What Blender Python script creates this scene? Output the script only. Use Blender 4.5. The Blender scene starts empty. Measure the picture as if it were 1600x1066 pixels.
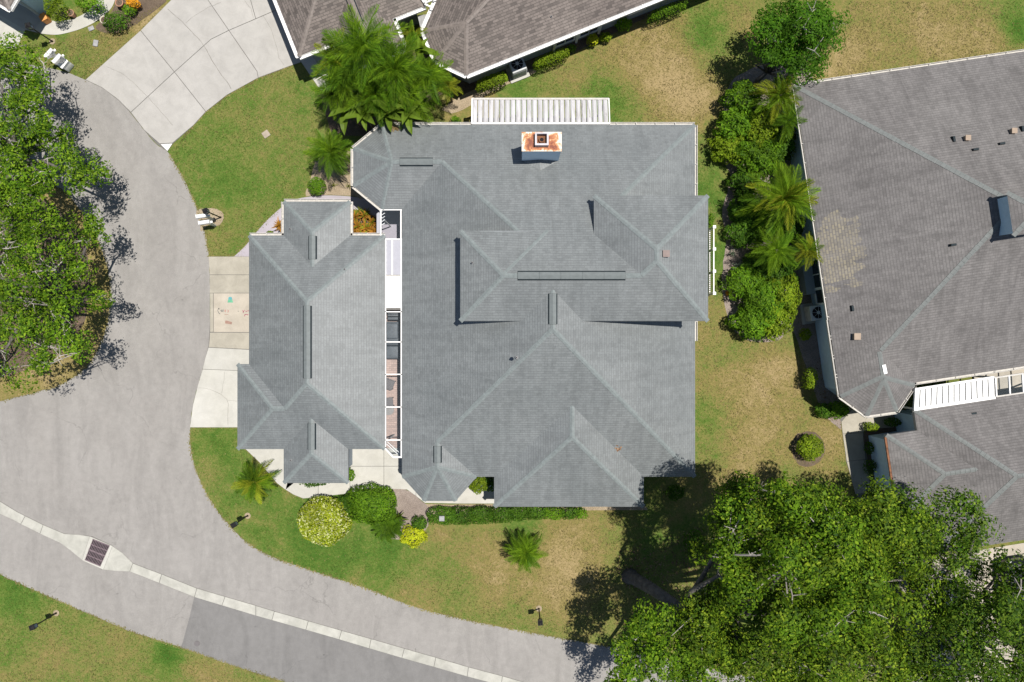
import bpy, bmesh, math, random
import numpy as np
from mathutils import Vector, Matrix

# ------------------------------------------------------------------ camera, sky, sun
H = 36.0                     # drone height (m)
S = 30.0                     # ground sampling of the survey sketch: 30 units per metre at ground level
sc = bpy.context.scene
col = sc.collection
cam = bpy.data.cameras.new('Camera')
cam.sensor_width = 36.0
cam.lens = 18.0 / (26.667 / H)
cam.clip_start = 0.5
cam.clip_end = 600
camo = bpy.data.objects.new('Camera', cam)
camo.location = (0, 0, H)
camo.rotation_euler = (0, 0, 0)
col.objects.link(camo)
sc.camera = camo

SUN_EL, SUN_AZ = math.radians(76.0), math.radians(69.0)
sun_dir = Vector((math.sin(SUN_AZ) * math.cos(SUN_EL), math.cos(SUN_AZ) * math.cos(SUN_EL), math.sin(SUN_EL)))
world = bpy.data.worlds.new('World')
sc.world = world
world.use_nodes = True
wn = world.node_tree.nodes
wl = world.node_tree.links
bg = wn['Background']
sky = wn.new('ShaderNodeTexSky')
sky.sky_type = 'NISHITA'
sky.sun_disc = False
sky.sun_elevation = SUN_EL
sky.sun_rotation = SUN_AZ
sky.air_density = 1.0
sky.dust_density = 0.6
wl.new(sky.outputs[0], bg.inputs[0])
bg.inputs[1].default_value = 0.06
sl = bpy.data.lights.new('Sun', 'SUN')
sl.energy = 4.6
sl.angle = math.radians(0.53)
sl.color = (1.0, 0.955, 0.89)
so = bpy.data.objects.new('Sun', sl)
so.location = (20, 8, 60)
so.rotation_euler = sun_dir.to_track_quat('Z', 'Y').to_euler()
col.objects.link(so)
sc.view_settings.view_transform = 'Standard'
sc.view_settings.look = 'None'
sc.view_settings.gamma = 1.0
sc.view_settings.use_curve_mapping = False
sc.view_settings.exposure = 0.5
sc.cycles.max_bounces = 6
sc.cycles.transparent_max_bounces = 8

RNG = np.random.default_rng(7)
random.seed(7)


def P(px, py, z=0.0):
    """plan sketch position (1600 x 1066 survey frame) of something standing at height z -> metres"""
    f = (H - z) / H / S
    return Vector(((px - 800) * f, (533 - py) * f, z))


def PX(pts, z=0.0):
    return [P(x, y, z) for x, y in pts]


# ------------------------------------------------------------------ materials
MATS = {}


def nt(name):
    m = bpy.data.materials.new(name)
    m.use_nodes = True
    MATS[name] = m
    t = m.node_tree
    return m, t, t.nodes, t.links, t.nodes['Principled BSDF']


def setin(n, k, v):
    if k in n.inputs:
        n.inputs[k].default_value = v


def rgb(c):
    return (c[0], c[1], c[2], 1.0)


def noise(N, L, vec, scale, detail=4.0, rough=0.55, dist=0.0):
    n = N.new('ShaderNodeTexNoise')
    n.inputs['Scale'].default_value = scale
    n.inputs['Detail'].default_value = detail
    n.inputs['Roughness'].default_value = rough
    n.inputs['Distortion'].default_value = dist
    if vec is not None:
        L.new(vec, n.inputs['Vector'])
    return n.outputs['Fac']


def ramp(N, L, fac, stops):
    r = N.new('ShaderNodeValToRGB')
    e = r.color_ramp.elements
    while len(e) < len(stops):
        e.new(0.5)
    for i, (p, c) in enumerate(stops):
        e[i].position = p
        e[i].color = rgb(c) if not isinstance(c, float) else (c, c, c, 1)
    L.new(fac, r.inputs[0])
    return r.outputs[0]


def mixc(N, L, fac, a, b, mode='MIX'):
    m = N.new('ShaderNodeMix')
    m.data_type = 'RGBA'
    m.blend_type = mode
    for i, v in ((0, fac), (6, a), (7, b)):
        if hasattr(v, 'is_linked') or hasattr(v, 'links'):
            L.new(v, m.inputs[i])
        elif isinstance(v, (int, float)):
            m.inputs[i].default_value = v if i == 0 else (v, v, v, 1)
        else:
            m.inputs[i].default_value = rgb(v)
    return m.outputs[2]


def math_(N, L, op, a, b=None):
    m = N.new('ShaderNodeMath')
    m.operation = op
    for i, v in ((0, a), (1, b)):
        if v is None:
            continue
        if isinstance(v, (int, float)):
            m.inputs[i].default_value = v
        else:
            L.new(v, m.inputs[i])
    return m.outputs[0]


def bump(N, L, bs, h, strength, dist=0.02):
    b = N.new('ShaderNodeBump')
    b.inputs['Strength'].default_value = strength
    b.inputs['Distance'].default_value = dist
    L.new(h, b.inputs['Height'])
    L.new(b.outputs[0], bs.inputs['Normal'])


def plain(name, c, rough=0.6, metal=0.0, var=0.12, scale=6.0, spec=0.3):
    m, t, N, L, bs = nt(name)
    co = N.new('ShaderNodeTexCoord').outputs['Object']
    f = noise(N, L, co, scale, 5)
    lo = [x * (1 - var) for x in c]
    hi = [min(1, x * (1 + var)) for x in c]
    L.new(ramp(N, L, f, [(0.3, lo), (0.7, hi)]), bs.inputs['Base Color'])
    bs.inputs['Roughness'].default_value = rough
    bs.inputs['Metallic'].default_value = metal
    setin(bs, 'Specular IOR Level', spec)
    return m


def geo_pos(N):
    return N.new('ShaderNodeNewGeometry').outputs['Position']


def mapped(N, L, vec, sx, sy, sz, rz=0.0):
    mp = N.new('ShaderNodeMapping')
    mp.inputs['Scale'].default_value = (sx, sy, sz)
    mp.inputs['Rotation'].default_value = (0, 0, rz)
    L.new(vec, mp.inputs['Vector'])
    return mp.outputs[0]


def roof_mat(name, a, b, row=0.145, tab=0.32, tint2=None, streak=0.30, patch=None, contrast=0.30, spec=0.85, rough=0.58, course=0.42):
    m, t, N, L, bs = nt(name)
    uv = N.new('ShaderNodeUVMap')
    uv.uv_map = 'UVMap'
    uvo = uv.outputs[0]
    br = N.new('ShaderNodeTexBrick')
    br.offset = 0.5
    br.inputs['Color1'].default_value = (0.15, 0.15, 0.15, 1)
    br.inputs['Color2'].default_value = (0.95, 0.95, 0.95, 1)
    br.inputs['Mortar'].default_value = (0, 0, 0, 1)
    br.inputs['Scale'].default_value = 1.0
    br.inputs['Mortar Size'].default_value = 0.012
    br.inputs['Mortar Smooth'].default_value = 0.3
    br.inputs['Bias'].default_value = 0.0
    br.inputs['Brick Width'].default_value = tab
    br.inputs['Row Height'].default_value = row
    L.new(uvo, br.inputs['Vector'])
    pos = geo_pos(N)
    big = noise(N, L, pos, 0.35, 4, 0.6)
    st = noise(N, L, mapped(N, L, uvo, 1.5, 0.30, 1), 1.7, 6, 0.68, 0.7)
    fine = noise(N, L, pos, 22, 3, 0.7)
    base = ramp(N, L, big, [(0.3, a), (0.7, b)])
    s1 = ramp(N, L, st, [(0.32, 1.0 - streak), (0.62, 1.0 + streak * 0.15)])
    c1 = mixc(N, L, 1.0, base, s1, 'MULTIPLY')
    tabv = ramp(N, L, br.outputs['Color'], [(0.0, 1 - contrast * 0.9), (0.18, 1 - contrast * 0.75), (0.5, 1.0), (1.0, 1 + contrast * 0.3)])
    c2 = mixc(N, L, 1.0, c1, tabv, 'MULTIPLY')
    fn = ramp(N, L, fine, [(0.3, 0.84), (0.7, 1.13)])
    c3 = mixc(N, L, 1.0, c2, fn, 'MULTIPLY')
    # exposed butt edge of every course, a thin dark line of uneven strength
    sv = N.new('ShaderNodeSeparateXYZ')
    L.new(uvo, sv.inputs[0])
    fr_ = math_(N, L, 'FRACT', math_(N, L, 'ADD', math_(N, L, 'DIVIDE', sv.outputs[1], row), math_(N, L, 'MULTIPLY', st, 0.35)))
    ln_ = ramp(N, L, fr_, [(0.0, 1.0), (0.22, 0.75), (0.34, 0.0)])
    ga_ = ramp(N, L, noise(N, L, pos, 0.8, 4, 0.6), [(0.3, 0.10), (0.7, course)])
    c3 = mixc(N, L, mixc(N, L, 1.0, ln_, ga_, 'MULTIPLY'), c3, [x * 0.45 for x in a])
    if patch is not None:
        # replaced shingles of a sandy colour inside a ragged area of this slope
        cx, cy, rx, ry, pc = patch
        sep = N.new('ShaderNodeSeparateXYZ')
        L.new(pos, sep.inputs[0])
        dx = math_(N, L, 'ABSOLUTE', math_(N, L, 'DIVIDE', math_(N, L, 'SUBTRACT', sep.outputs[0], cx), rx))
        dy = math_(N, L, 'ABSOLUTE', math_(N, L, 'DIVIDE', math_(N, L, 'SUBTRACT', sep.outputs[1], cy), ry))
        d = math_(N, L, 'ADD', math_(N, L, 'POWER', dx, 2.0), math_(N, L, 'POWER', dy, 2.0))
        n2 = noise(N, L, mapped(N, L, uvo, 3.1, 1.2, 1), 0.9, 2)
        d2 = math_(N, L, 'ADD', d, math_(N, L, 'MULTIPLY', math_(N, L, 'SUBTRACT', n2, 0.5), 3.2))
        pm = math_(N, L, 'LESS_THAN', d2, 1.0)
        b2 = N.new('ShaderNodeTexBrick')
        b2.offset = 0.5
        for kk, vv in (('Color1', (.35, .35, .35, 1)), ('Color2', (1, 1, 1, 1)), ('Mortar', (.12, .12, .12, 1))):
            b2.inputs[kk].default_value = vv
        for kk, vv in (('Scale', 1.0), ('Mortar Size', .028), ('Mortar Smooth', .6), ('Bias', 0.0), ('Brick Width', .25), ('Row Height', .135)):
            b2.inputs[kk].default_value = vv
        L.new(uvo, b2.inputs['Vector'])
        k = math_(N, L, 'MULTIPLY', pm, math_(N, L, 'MULTIPLY', b2.outputs['Color'], 0.50))
        c3 = mixc(N, L, k, c3, pc)
    L.new(c3, bs.inputs['Base Color'])
    bs.inputs['Roughness'].default_value = rough
    setin(bs, 'Specular IOR Level', spec)
    setin(bs, 'IOR', 1.5)
    bump(N, L, bs, fine, 0.35, 0.010)
    return m


def concrete(name, a, b, rough=0.85, stain=0.16):
    m, t, N, L, bs = nt(name)
    pos = geo_pos(N)
    big = noise(N, L, pos, 0.7, 6, 0.6)
    mid = noise(N, L, pos, 1.6, 6, 0.65, 0.5)
    fine = noise(N, L, pos, 45, 3, 0.7)
    oi = N.new('ShaderNodeObjectInfo').outputs['Random']
    c = ramp(N, L, big, [(0.28, a), (0.72, b)])
    c = mixc(N, L, 1.0, c, ramp(N, L, mid, [(0.30, 1 - stain), (0.62, 1.05)]), 'MULTIPLY')
    c = mixc(N, L, 1.0, c, ramp(N, L, fine, [(0.3, 0.92), (0.7, 1.06)]), 'MULTIPLY')
    c = mixc(N, L, 1.0, c, ramp(N, L, oi, [(0.0, 0.95), (1.0, 1.03)]), 'MULTIPLY')
    L.new(c, bs.inputs['Base Color'])
    bs.inputs['Roughness'].default_value = rough
    setin(bs, 'Specular IOR Level', 0.2)
    bump(N, L, bs, fine, 0.2, 0.01)
    return m


def asphalt(name, a, b, seed=0.0):
    m, t, N, L, bs = nt(name)
    pos = geo_pos(N)
    big = noise(N, L, mapped(N, L, pos, 1, 1, 1), 0.22, 5, 0.6, 0.6)
    sw = noise(N, L, mapped(N, L, pos, 0.9, 0.28, 1, 0.5), 1.1, 5, 0.62, 1.2)
    mid = noise(N, L, pos, 3.0, 5, 0.65)
    fine = noise(N, L, pos, 55, 2, 0.8)
    c = ramp(N, L, big, [(0.25, a), (0.75, b)])
    c = mixc(N, L, 1.0, c, ramp(N, L, sw, [(0.28, 0.86), (0.58, 1.03)]), 'MULTIPLY')
    c = mixc(N, L, 1.0, c, ramp(N, L, mid, [(0.25, 0.90), (0.65, 1.04)]), 'MULTIPLY')
    c = mixc(N, L, 1.0, c, ramp(N, L, fine, [(0.25, 0.80), (0.75, 1.18)]), 'MULTIPLY')
    vo = N.new('ShaderNodeTexVoronoi')
    vo.feature = 'DISTANCE_TO_EDGE'
    vo.inputs['Scale'].default_value = 0.30
    wv = N.new('ShaderNodeVectorMath')
    wv.operation = 'ADD'
    L.new(pos, wv.inputs[0])
    nn = N.new('ShaderNodeTexNoise')
    nn.inputs['Scale'].default_value = 1.2
    nn.inputs['Detail'].default_value = 5
    L.new(pos, nn.inputs['Vector'])
    L.new(nn.outputs['Color'], wv.inputs[1])
    L.new(wv.outputs[0], vo.inputs['Vector'])
    crk = ramp(N, L, vo.outputs['Distance'], [(0.0, 1.0), (0.006, 0.0)])
    gate = ramp(N, L, noise(N, L, pos, 0.5, 2), [(0.48, 0.0), (0.60, 0.45)])
    c = mixc(N, L, mixc(N, L, 1.0, crk, gate, 'MULTIPLY'), c, [x * 0.45 for x in a])
    L.new(c, bs.inputs['Base Color'])
    vs_ = N.new('ShaderNodeTexVoronoi')
    vs_.inputs['Scale'].default_value = 0.55
    L.new(wv.outputs[0], vs_.inputs['Vector'])
    spot = ramp(N, L, vs_.outputs['Distance'], [(0.02, 0.45), (0.05, 0.0)])
    c = mixc(N, L, spot, c, [x * 0.4 for x in a])
    bs.inputs['Roughness'].default_value = 0.9
    L.new(c, bs.inputs['Base Color'])
    setin(bs, 'Specular IOR Level', 0.2)
    bump(N, L, bs, fine, 0.3, 0.01)
    return m


def leafmat(name, dark, light, trans=0.35, rough=0.55, extra=None):
    m, t, N, L, bs = nt(name)
    g = N.new('ShaderNodeNewGeometry')
    isl = g.outputs['Random Per Island']
    oi = N.new('ShaderNodeObjectInfo').outputs['Random']
    stops = [(0.0, dark), (1.0, light)] if extra is None else [(0.0, dark), (0.72, light), (1.0, extra)]
    c = ramp(N, L, isl, stops)
    c = mixc(N, L, 1.0, c, ramp(N, L, oi, [(0.0, 0.86), (1.0, 1.14)]), 'MULTIPLY')
    big = noise(N, L, g.outputs['Position'], 0.9, 3)
    c = mixc(N, L, 1.0, c, ramp(N, L, big, [(0.3, 0.60), (0.7, 1.34)]), 'MULTIPLY')
    L.new(c, bs.inputs['Base Color'])
    bs.inputs['Roughness'].default_value = rough
    setin(bs, 'Specular IOR Level', 0.10)
    tr = N.new('ShaderNodeBsdfTranslucent')
    L.new(mixc(N, L, 1.0, c, (1.15, 1.25, 0.5), 'MULTIPLY'), tr.inputs['Color'])
    mx = N.new('ShaderNodeMixShader')
    mx.inputs[0].default_value = trans
    L.new(bs.outputs[0], mx.inputs[1])
    L.new(tr.outputs[0], mx.inputs[2])
    L.new(mx.outputs[0], t.nodes['Material Output'].inputs['Surface'])
    return m


def lawn_mat(name):
    m, t, N, L, bs = nt(name)
    pos = geo_pos(N)
    at = N.new('ShaderNodeAttribute')
    at.attribute_name = 'dry'
    n1 = noise(N, L, pos, 0.45, 6, 0.62, 0.7)
    n2 = noise(N, L, pos, 2.3, 6, 0.68, 0.9)
    n3 = noise(N, L, mapped(N, L, pos, 1, 1, 1, 0.4), 11, 4, 0.7, 0.8)
    fine = noise(N, L, pos, 42, 2, 0.8)
    d = math_(N, L, 'ADD', at.outputs['Fac'], math_(N, L, 'MULTIPLY', math_(N, L, 'SUBTRACT', n1, 0.5), 0.85))
    d = math_(N, L, 'ADD', d, math_(N, L, 'MULTIPLY', math_(N, L, 'SUBTRACT', n2, 0.5), 0.85))
    d = math_(N, L, 'ADD', d, math_(N, L, 'MULTIPLY', math_(N, L, 'SUBTRACT', n3, 0.5), 0.58))
    c = ramp(N, L, d, [(0.0, (0.040, 0.098, 0.012)), (0.25, (0.080, 0.134, 0.023)), (0.46, (0.138, 0.150, 0.040)),
                       (0.68, (0.188, 0.154, 0.054)), (0.98, (0.278, 0.212, 0.104))])
    c = mixc(N, L, 1.0, c, ramp(N, L, fine, [(0.25, 0.62), (0.75, 1.34)]), 'MULTIPLY')
    c = mixc(N, L, 1.0, c, ramp(N, L, n3, [(0.3, 0.80), (0.7, 1.16)]), 'MULTIPLY')
    L.new(c, bs.inputs['Base Color'])
    bs.inputs['Roughness'].default_value = 0.95
    setin(bs, 'Specular IOR Level', 0.1)
    bump(N, L, bs, math_(N, L, 'ADD', fine, n3), 0.6, 0.03)
    return m


def mulch_mat(name, a, b, c3):
    m, t, N, L, bs = nt(name)
    pos = geo_pos(N)
    big = noise(N, L, pos, 1.1, 5, 0.65, 0.6)
    vo = N.new('ShaderNodeTexVoronoi')
    vo.inputs['Scale'].default_value = 26
    L.new(pos, vo.inputs['Vector'])
    c = ramp(N, L, big, [(0.25, a), (0.6, b), (0.85, c3)])
    c = mixc(N, L, 1.0, c, ramp(N, L, vo.outputs['Distance'], [(0.0, 1.15), (0.6, 0.6)]), 'MULTIPLY')
    L.new(c, bs.inputs['Base Color'])
    bs.inputs['Roughness'].default_value = 0.95
    bump(N, L, bs, vo.outputs['Distance'], 0.7, 0.03)
    return m


def glass_mat(name, tint, alpha, rough=0.05):
    m, t, N, L, bs = nt(name)
    bs.inputs['Base Color'].default_value = rgb(tint)
    bs.inputs['Roughness'].default_value = rough
    setin(bs, 'Specular IOR Level', 0.5)
    tr = N.new('ShaderNodeBsdfTransparent')
    tr.inputs[0].default_value = (0.975, 0.985, 0.995, 1)
    mx = N.new('ShaderNodeMixShader')
    mx.inputs[0].default_value = alpha
    L.new(tr.outputs[0], mx.inputs[1])
    L.new(bs.outputs[0], mx.inputs[2])
    L.new(mx.outputs[0], t.nodes['Material Output'].inputs['Surface'])
    return m


def rust_mat(name):
    m, t, N, L, bs = nt(name)
    pos = geo_pos(N)
    sep = N.new('ShaderNodeSeparateXYZ')
    L.new(pos, sep.inputs[0])
    dx = math_(N, L, 'ABSOLUTE', math_(N, L, 'DIVIDE', math_(N, L, 'SUBTRACT', sep.outputs[0], 1.31), 0.88))
    dy = math_(N, L, 'ABSOLUTE', math_(N, L, 'DIVIDE', math_(N, L, 'SUBTRACT', sep.outputs[1], 8.82), 0.43))
    e = math_(N, L, 'MAXIMUM', math_(N, L, 'POWER', dx, 2.0), math_(N, L, 'POWER', dy, 3.0))
    n = noise(N, L, pos, 2.6, 6, 0.65, 1.0)
    n2 = noise(N, L, pos, 14, 4, 0.7)
    f = math_(N, L, 'ADD', math_(N, L, 'MULTIPLY', e, 0.30), math_(N, L, 'ADD', n, math_(N, L, 'MULTIPLY', math_(N, L, 'SUBTRACT', n2, 0.5), 0.3)))
    c = ramp(N, L, f, [(0.50, (0.17, 0.045, 0.022)), (0.62, (0.36, 0.125, 0.045)), (0.71, (0.52, 0.30, 0.14)), (0.78, (0.60, 0.57, 0.52))])
    L.new(c, bs.inputs['Base Color'])
    bs.inputs['Roughness'].default_value = 0.7
    return m


def metal_panel_mat(name):
    m, t, N, L, bs = nt(name)
    pos = geo_pos(N)
    f = noise(N, L, mapped(N, L, pos, 3.0, 0.6, 1), 1.6, 6, 0.7, 0.8)
    oi = N.new('ShaderNodeObjectInfo').outputs['Random']
    c = ramp(N, L, f, [(0.30, (0.25, 0.235, 0.225)), (0.42, (0.40, 0.39, 0.395)), (0.60, (0.47, 0.465, 0.475))])
    c = mixc(N, L, 1.0, c, ramp(N, L, oi, [(0.0, 0.88), (1.0, 1.06)]), 'MULTIPLY')
    L.new(c, bs.inputs['Base Color'])
    bs.inputs['Roughness'].default_value = 0.6
    return m


M_lawn = lawn_mat('lawn_grass')
M_asph = asphalt('bleached_asphalt', (0.228, 0.216, 0.201), (0.260, 0.248, 0.233))
M_asph2 = asphalt('newer_asphalt', (0.158, 0.153, 0.148), (0.182, 0.177, 0.171))
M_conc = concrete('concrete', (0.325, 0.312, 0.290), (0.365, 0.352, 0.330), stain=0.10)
M_concw = concrete('pale_concrete', (0.37, 0.36, 0.32), (0.43, 0.42, 0.385), stain=0.08)
M_concb = concrete('beige_concrete', (0.29, 0.268, 0.220), (0.35, 0.325, 0.27))
M_concp = concrete('pinkish_concrete', (0.34, 0.305, 0.250), (0.40, 0.36, 0.30))
M_lav = concrete('lavender_paint_concrete', (0.30, 0.275, 0.30), (0.345, 0.315, 0.345), stain=0.07)
M_gut = concrete('gutter_concrete', (0.34, 0.335, 0.295), (0.43, 0.42, 0.38), stain=0.22)
M_joint = plain('joint_dirt', (0.13, 0.125, 0.115), 0.95)
M_crack = plain('crack_dirt', (0.20, 0.19, 0.17), 0.95)
M_mulch = mulch_mat('mulch', (0.10, 0.070, 0.048), (0.17, 0.125, 0.085), (0.24, 0.19, 0.14))
M_sand = mulch_mat('sand_bed', (0.33, 0.255, 0.165), (0.43, 0.345, 0.235), (0.48, 0.40, 0.29))
M_shell = mulch_mat('pale_shell', (0.24, 0.19, 0.16), (0.34, 0.28, 0.24), (0.42, 0.36, 0.32))
M_roof = roof_mat('grey_green_shingles', (0.139, 0.151, 0.152), (0.175, 0.187, 0.187), row=0.125, tab=0.24, contrast=0.18, streak=0.20)
M_roofn = roof_mat('brown_shingles', (0.138, 0.115, 0.102), (0.176, 0.150, 0.133), row=0.13, tab=0.30, contrast=0.55, streak=0.20, spec=.4, rough=.75)
M_roofe = roof_mat('grey_purple_shingles', (0.138, 0.130, 0.127), (0.174, 0.165, 0.160), row=0.13, tab=0.22, patch=(15.55, 4.2, 1.05, 1.75, (0.33, 0.285, 0.185)), contrast=0.20, streak=0.26, spec=.25, rough=.8, course=.5)
M_cap = plain('hip_cap_shingle', (0.163, 0.184, 0.183), 0.6, var=0.16, scale=7)
M_capb = plain('brown_cap_shingle', (0.165, 0.140, 0.124), 0.6, var=0.2, scale=7)
M_cape = plain('grey_cap_shingle', (0.136, 0.146, 0.141), 0.6, var=0.14, scale=7)
M_vent = plain('vent_metal', (0.140, 0.156, 0.156), 0.6, var=0.1)
M_dark = plain('dark_gap', (0.014, 0.022, 0.026), 0.8)
M_white = plain('white_paint', (0.74, 0.73, 0.71), 0.5, var=0.05)
M_gutterp = plain('aged_white_gutter', (0.43, 0.41, 0.375), 0.6, var=0.18, scale=9)
M_fascg = plain('grey_fascia', (0.20, 0.215, 0.225), 0.7)
M_wall = plain('sky_tinted_stucco', (0.46, 0.60, 0.72), 0.85, var=0.06)  # blue of the sky-lit shade is mixed into this pale wall colour
M_wallm = plain('grey_stucco', (0.30, 0.33, 0.36), 0.85, var=0.06)
M_walln = plain('pale_stucco', (0.26, 0.30, 0.34), 0.85, var=0.05)
M_soff = plain('soffit_white', (0.6, 0.6, 0.6), 0.8)
M_winf = plain('window_frame_white', (0.72, 0.72, 0.72), 0.5)
M_wing = plain('window_glass', (0.02, 0.03, 0.035), 0.12, spec=0.5)
M_black = plain('black_metal', (0.014, 0.013, 0.014), 0.45)
M_lamp = plain('lantern_glass', (0.09, 0.13, 0.19), 0.15, spec=0.6)
M_bark = plain('grey_bark', (0.105, 0.094, 0.086), 0.95, var=0.4, scale=5)
M_twig = plain('pale_twig', (0.34, 0.31, 0.28), 0.9, var=0.3)
M_ptrunk = plain('palm_trunk', (0.16, 0.13, 0.10), 0.95, var=0.3)
M_tan = plain('tan_vent', (0.27, 0.205, 0.15), 0.6)
M_pink = plain('pink_vent', (0.20, 0.155, 0.14), 0.7)
M_rust = rust_mat('rusty_cap')
M_flue = plain('flue_metal', (0.42, 0.40, 0.42), 0.5)
M_rustd = plain('rust_dark', (0.16, 0.07, 0.035), 0.8, var=0.4)
M_panel = metal_panel_mat('weathered_white_panel')
M_panelw = plain('clean_white_panel', (0.72, 0.72, 0.70), 0.45, var=0.04)
M_panelg = plain('frosted_panel', (0.33, 0.33, 0.365), 0.3, var=0.05)
M_glass = glass_mat('roof_glass', (0.30, 0.36, 0.40), 0.03)
M_pave = roof_mat('brick_pavers', (0.31, 0.205, 0.165), (0.37, 0.25, 0.205), row=0.11, tab=0.22, streak=0.1)
M_cover = plain('dark_fabric', (0.085, 0.095, 0.105), 0.55, var=0.25)
M_chair = plain('wicker_grey', (0.13, 0.12, 0.12), 0.8, var=0.3, scale=30)
M_table = plain('table_grey', (0.22, 0.21, 0.20), 0.5)
M_terra = plain('terracotta', (0.36, 0.20, 0.13), 0.8)
M_potc = plain('cream_pot', (0.52, 0.46, 0.38), 0.7)
M_sandy = plain('tan_lid', (0.30, 0.255, 0.20), 0.8)
M_orange = plain('orange_plastic', (0.55, 0.24, 0.07), 0.6)
M_stone = plain('grey_stone', (0.27, 0.27, 0.27), 0.9, var=0.2)
M_grate = plain('grate_iron', (0.14, 0.105, 0.115), 0.7, var=0.2)
M_pit = plain('drain_pit', (0.012, 0.01, 0.012), 0.9)
M_ac = plain('ac_case', (0.46, 0.47, 0.47), 0.5)
M_rim = plain('wheel_alloy', (0.4, 0.4, 0.42), 0.35, metal=0.8)
M_tyre = plain('tyre_rubber', (0.02, 0.02, 0.02), 0.85)
M_car1 = plain('black_car_paint', (0.012, 0.013, 0.016), 0.18, spec=0.6)
M_car2 = plain('charcoal_car_paint', (0.035, 0.04, 0.05), 0.2, spec=0.6)
M_cglass = plain('car_glass', (0.16, 0.19, 0.22), 0.05, spec=0.8)
M_lightg = plain('headlight_glass', (0.6, 0.6, 0.6), 0.1)
M_chg = plain('chalk_green', (0.11, 0.32, 0.20), 0.95)
M_chb = plain('chalk_teal', (0.09, 0.28, 0.30), 0.95)
M_chk = plain('chalk_black', (0.09, 0.10, 0.10), 0.95)
M_chr = plain('chalk_red', (0.33, 0.10, 0.09), 0.95)
M_chm = plain('chalk_magenta', (0.26, 0.055, 0.10), 0.95)
M_chbr = plain('chalk_brown', (0.26, 0.165, 0.13), 0.95)

L_oak = leafmat('oak_leaf', (0.018, 0.048, 0.003), (0.092, 0.158, 0.008), 0.26, 0.6, extra=(0.205, 0.270, 0.018))
L_oak2 = leafmat('oak_leaf_bright', (0.024, 0.068, 0.004), (0.112, 0.210, 0.009), 0.30, 0.6, extra=(0.215, 0.310, 0.020))
L_oakd = leafmat('oak_leaf_deep', (0.016, 0.050, 0.004), (0.078, 0.145, 0.010), 0.24, 0.6, extra=(0.16, 0.235, 0.02))
L_round = leafmat('bright_tree_leaf', (0.030, 0.095, 0.006), (0.100, 0.225, 0.012), 0.40, 0.6)
L_shrub = leafmat('shrub_leaf', (0.045, 0.120, 0.007), (0.170, 0.310, 0.016), 0.40)
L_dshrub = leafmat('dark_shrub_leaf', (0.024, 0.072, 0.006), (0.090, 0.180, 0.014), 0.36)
L_lime = leafmat('lime_leaf', (0.090, 0.160, 0.008), (0.240, 0.320, 0.018), 0.40)
L_var = leafmat('variegated_leaf', (0.130, 0.185, 0.008), (0.330, 0.370, 0.020), 0.3, extra=(0.62, 0.62, 0.36))
L_yel = leafmat('yellow_leaf', (0.250, 0.300, 0.010), (0.480, 0.500, 0.020), 0.3)
L_palm = leafmat('palm_frond', (0.065, 0.140, 0.007), (0.200, 0.310, 0.016), 0.42, 0.55)
L_palmd = leafmat('palm_frond_deep', (0.045, 0.112, 0.007), (0.140, 0.250, 0.015), 0.42, 0.5)
L_palmy = leafmat('palm_frond_yellow', (0.135, 0.180, 0.010), (0.320, 0.340, 0.026), 0.38, 0.55)
L_palmdry = leafmat('palm_frond_dry', (0.20, 0.13, 0.05), (0.34, 0.25, 0.12), 0.2, 0.8)
L_broad = leafmat('broad_leaf', (0.065, 0.125, 0.012), (0.150, 0.215, 0.024), 0.34, 0.45)
L_brom = leafmat('bromeliad_leaf', (0.22, 0.085, 0.018), (0.42, 0.22, 0.030), 0.2, 0.45)
L_bromg = leafmat('bromeliad_green', (0.10, 0.14, 0.012), (0.25, 0.27, 0.020), 0.25, 0.45)
L_flow = leafmat('orange_flower', (0.42, 0.15, 0.01), (0.62, 0.34, 0.02), 0.2, 0.6)
L_agave = leafmat('agave_leaf', (0.13, 0.19, 0.13), (0.22, 0.29, 0.19), 0.15, 0.5)
L_litter = leafmat('leaf_litter', (0.10, 0.055, 0.035), (0.30, 0.20, 0.13), 0.1, 0.9)
L_tuftg = leafmat('green_tuft', (0.055, 0.105, 0.015), (0.130, 0.160, 0.034), 0.3, 0.9)
L_tuftd = leafmat('dry_tuft', (0.130, 0.115, 0.035), (0.280, 0.215, 0.105), 0.25, 0.9)
L_blade = leafmat('grass_blade', (0.16, 0.16, 0.045), (0.30, 0.25, 0.11), 0.3, 0.95)


# ------------------------------------------------------------------ object helpers
def meshdata(name, verts, faces, mat, uvs=None, smooth=False):
    me = bpy.data.meshes.new(name)
    me.from_pydata([tuple(v) for v in verts], [], faces)
    mats = mat if isinstance(mat, (list, tuple)) else [mat]
    for m in mats:
        me.materials.append(m)
    if uvs is not None:
        ul = me.uv_layers.new(name='UVMap')
        ul.data.foreach_set('uv', np.array(uvs, dtype=np.float32).ravel())
    if smooth:
        me.polygons.foreach_set('use_smooth', [True] * len(me.polygons))
    me.update()
    return me


def link(name, me, parent=None):
    o = bpy.data.objects.new(name, me)
    col.objects.link(o)
    if parent is not None:
        o.parent = parent
    return o


def mk(name, verts, faces, mat, parent=None, uvs=None, smooth=False):
    pv = parent
    off = Vector((0, 0, 0))
    while pv is not None:
        off += pv.location
        pv = pv.parent
    verts = [Vector(v) - off for v in verts]
    return link(name, meshdata(name, verts, faces, mat, uvs, smooth), parent)


def tag(o, label=None, cat=None, group=None, kind=None):
    if label:
        o['label'] = label
    if cat:
        o['category'] = cat
    if group:
        o['group'] = group
    if kind:
        o['kind'] = kind
    return o


def thing(name, loc, label, cat, group=None):
    o = bpy.data.objects.new(name, None)
    o.location = loc
    o.empty_display_size = 0.2
    col.objects.link(o)
    return tag(o, label, cat, group)


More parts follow.
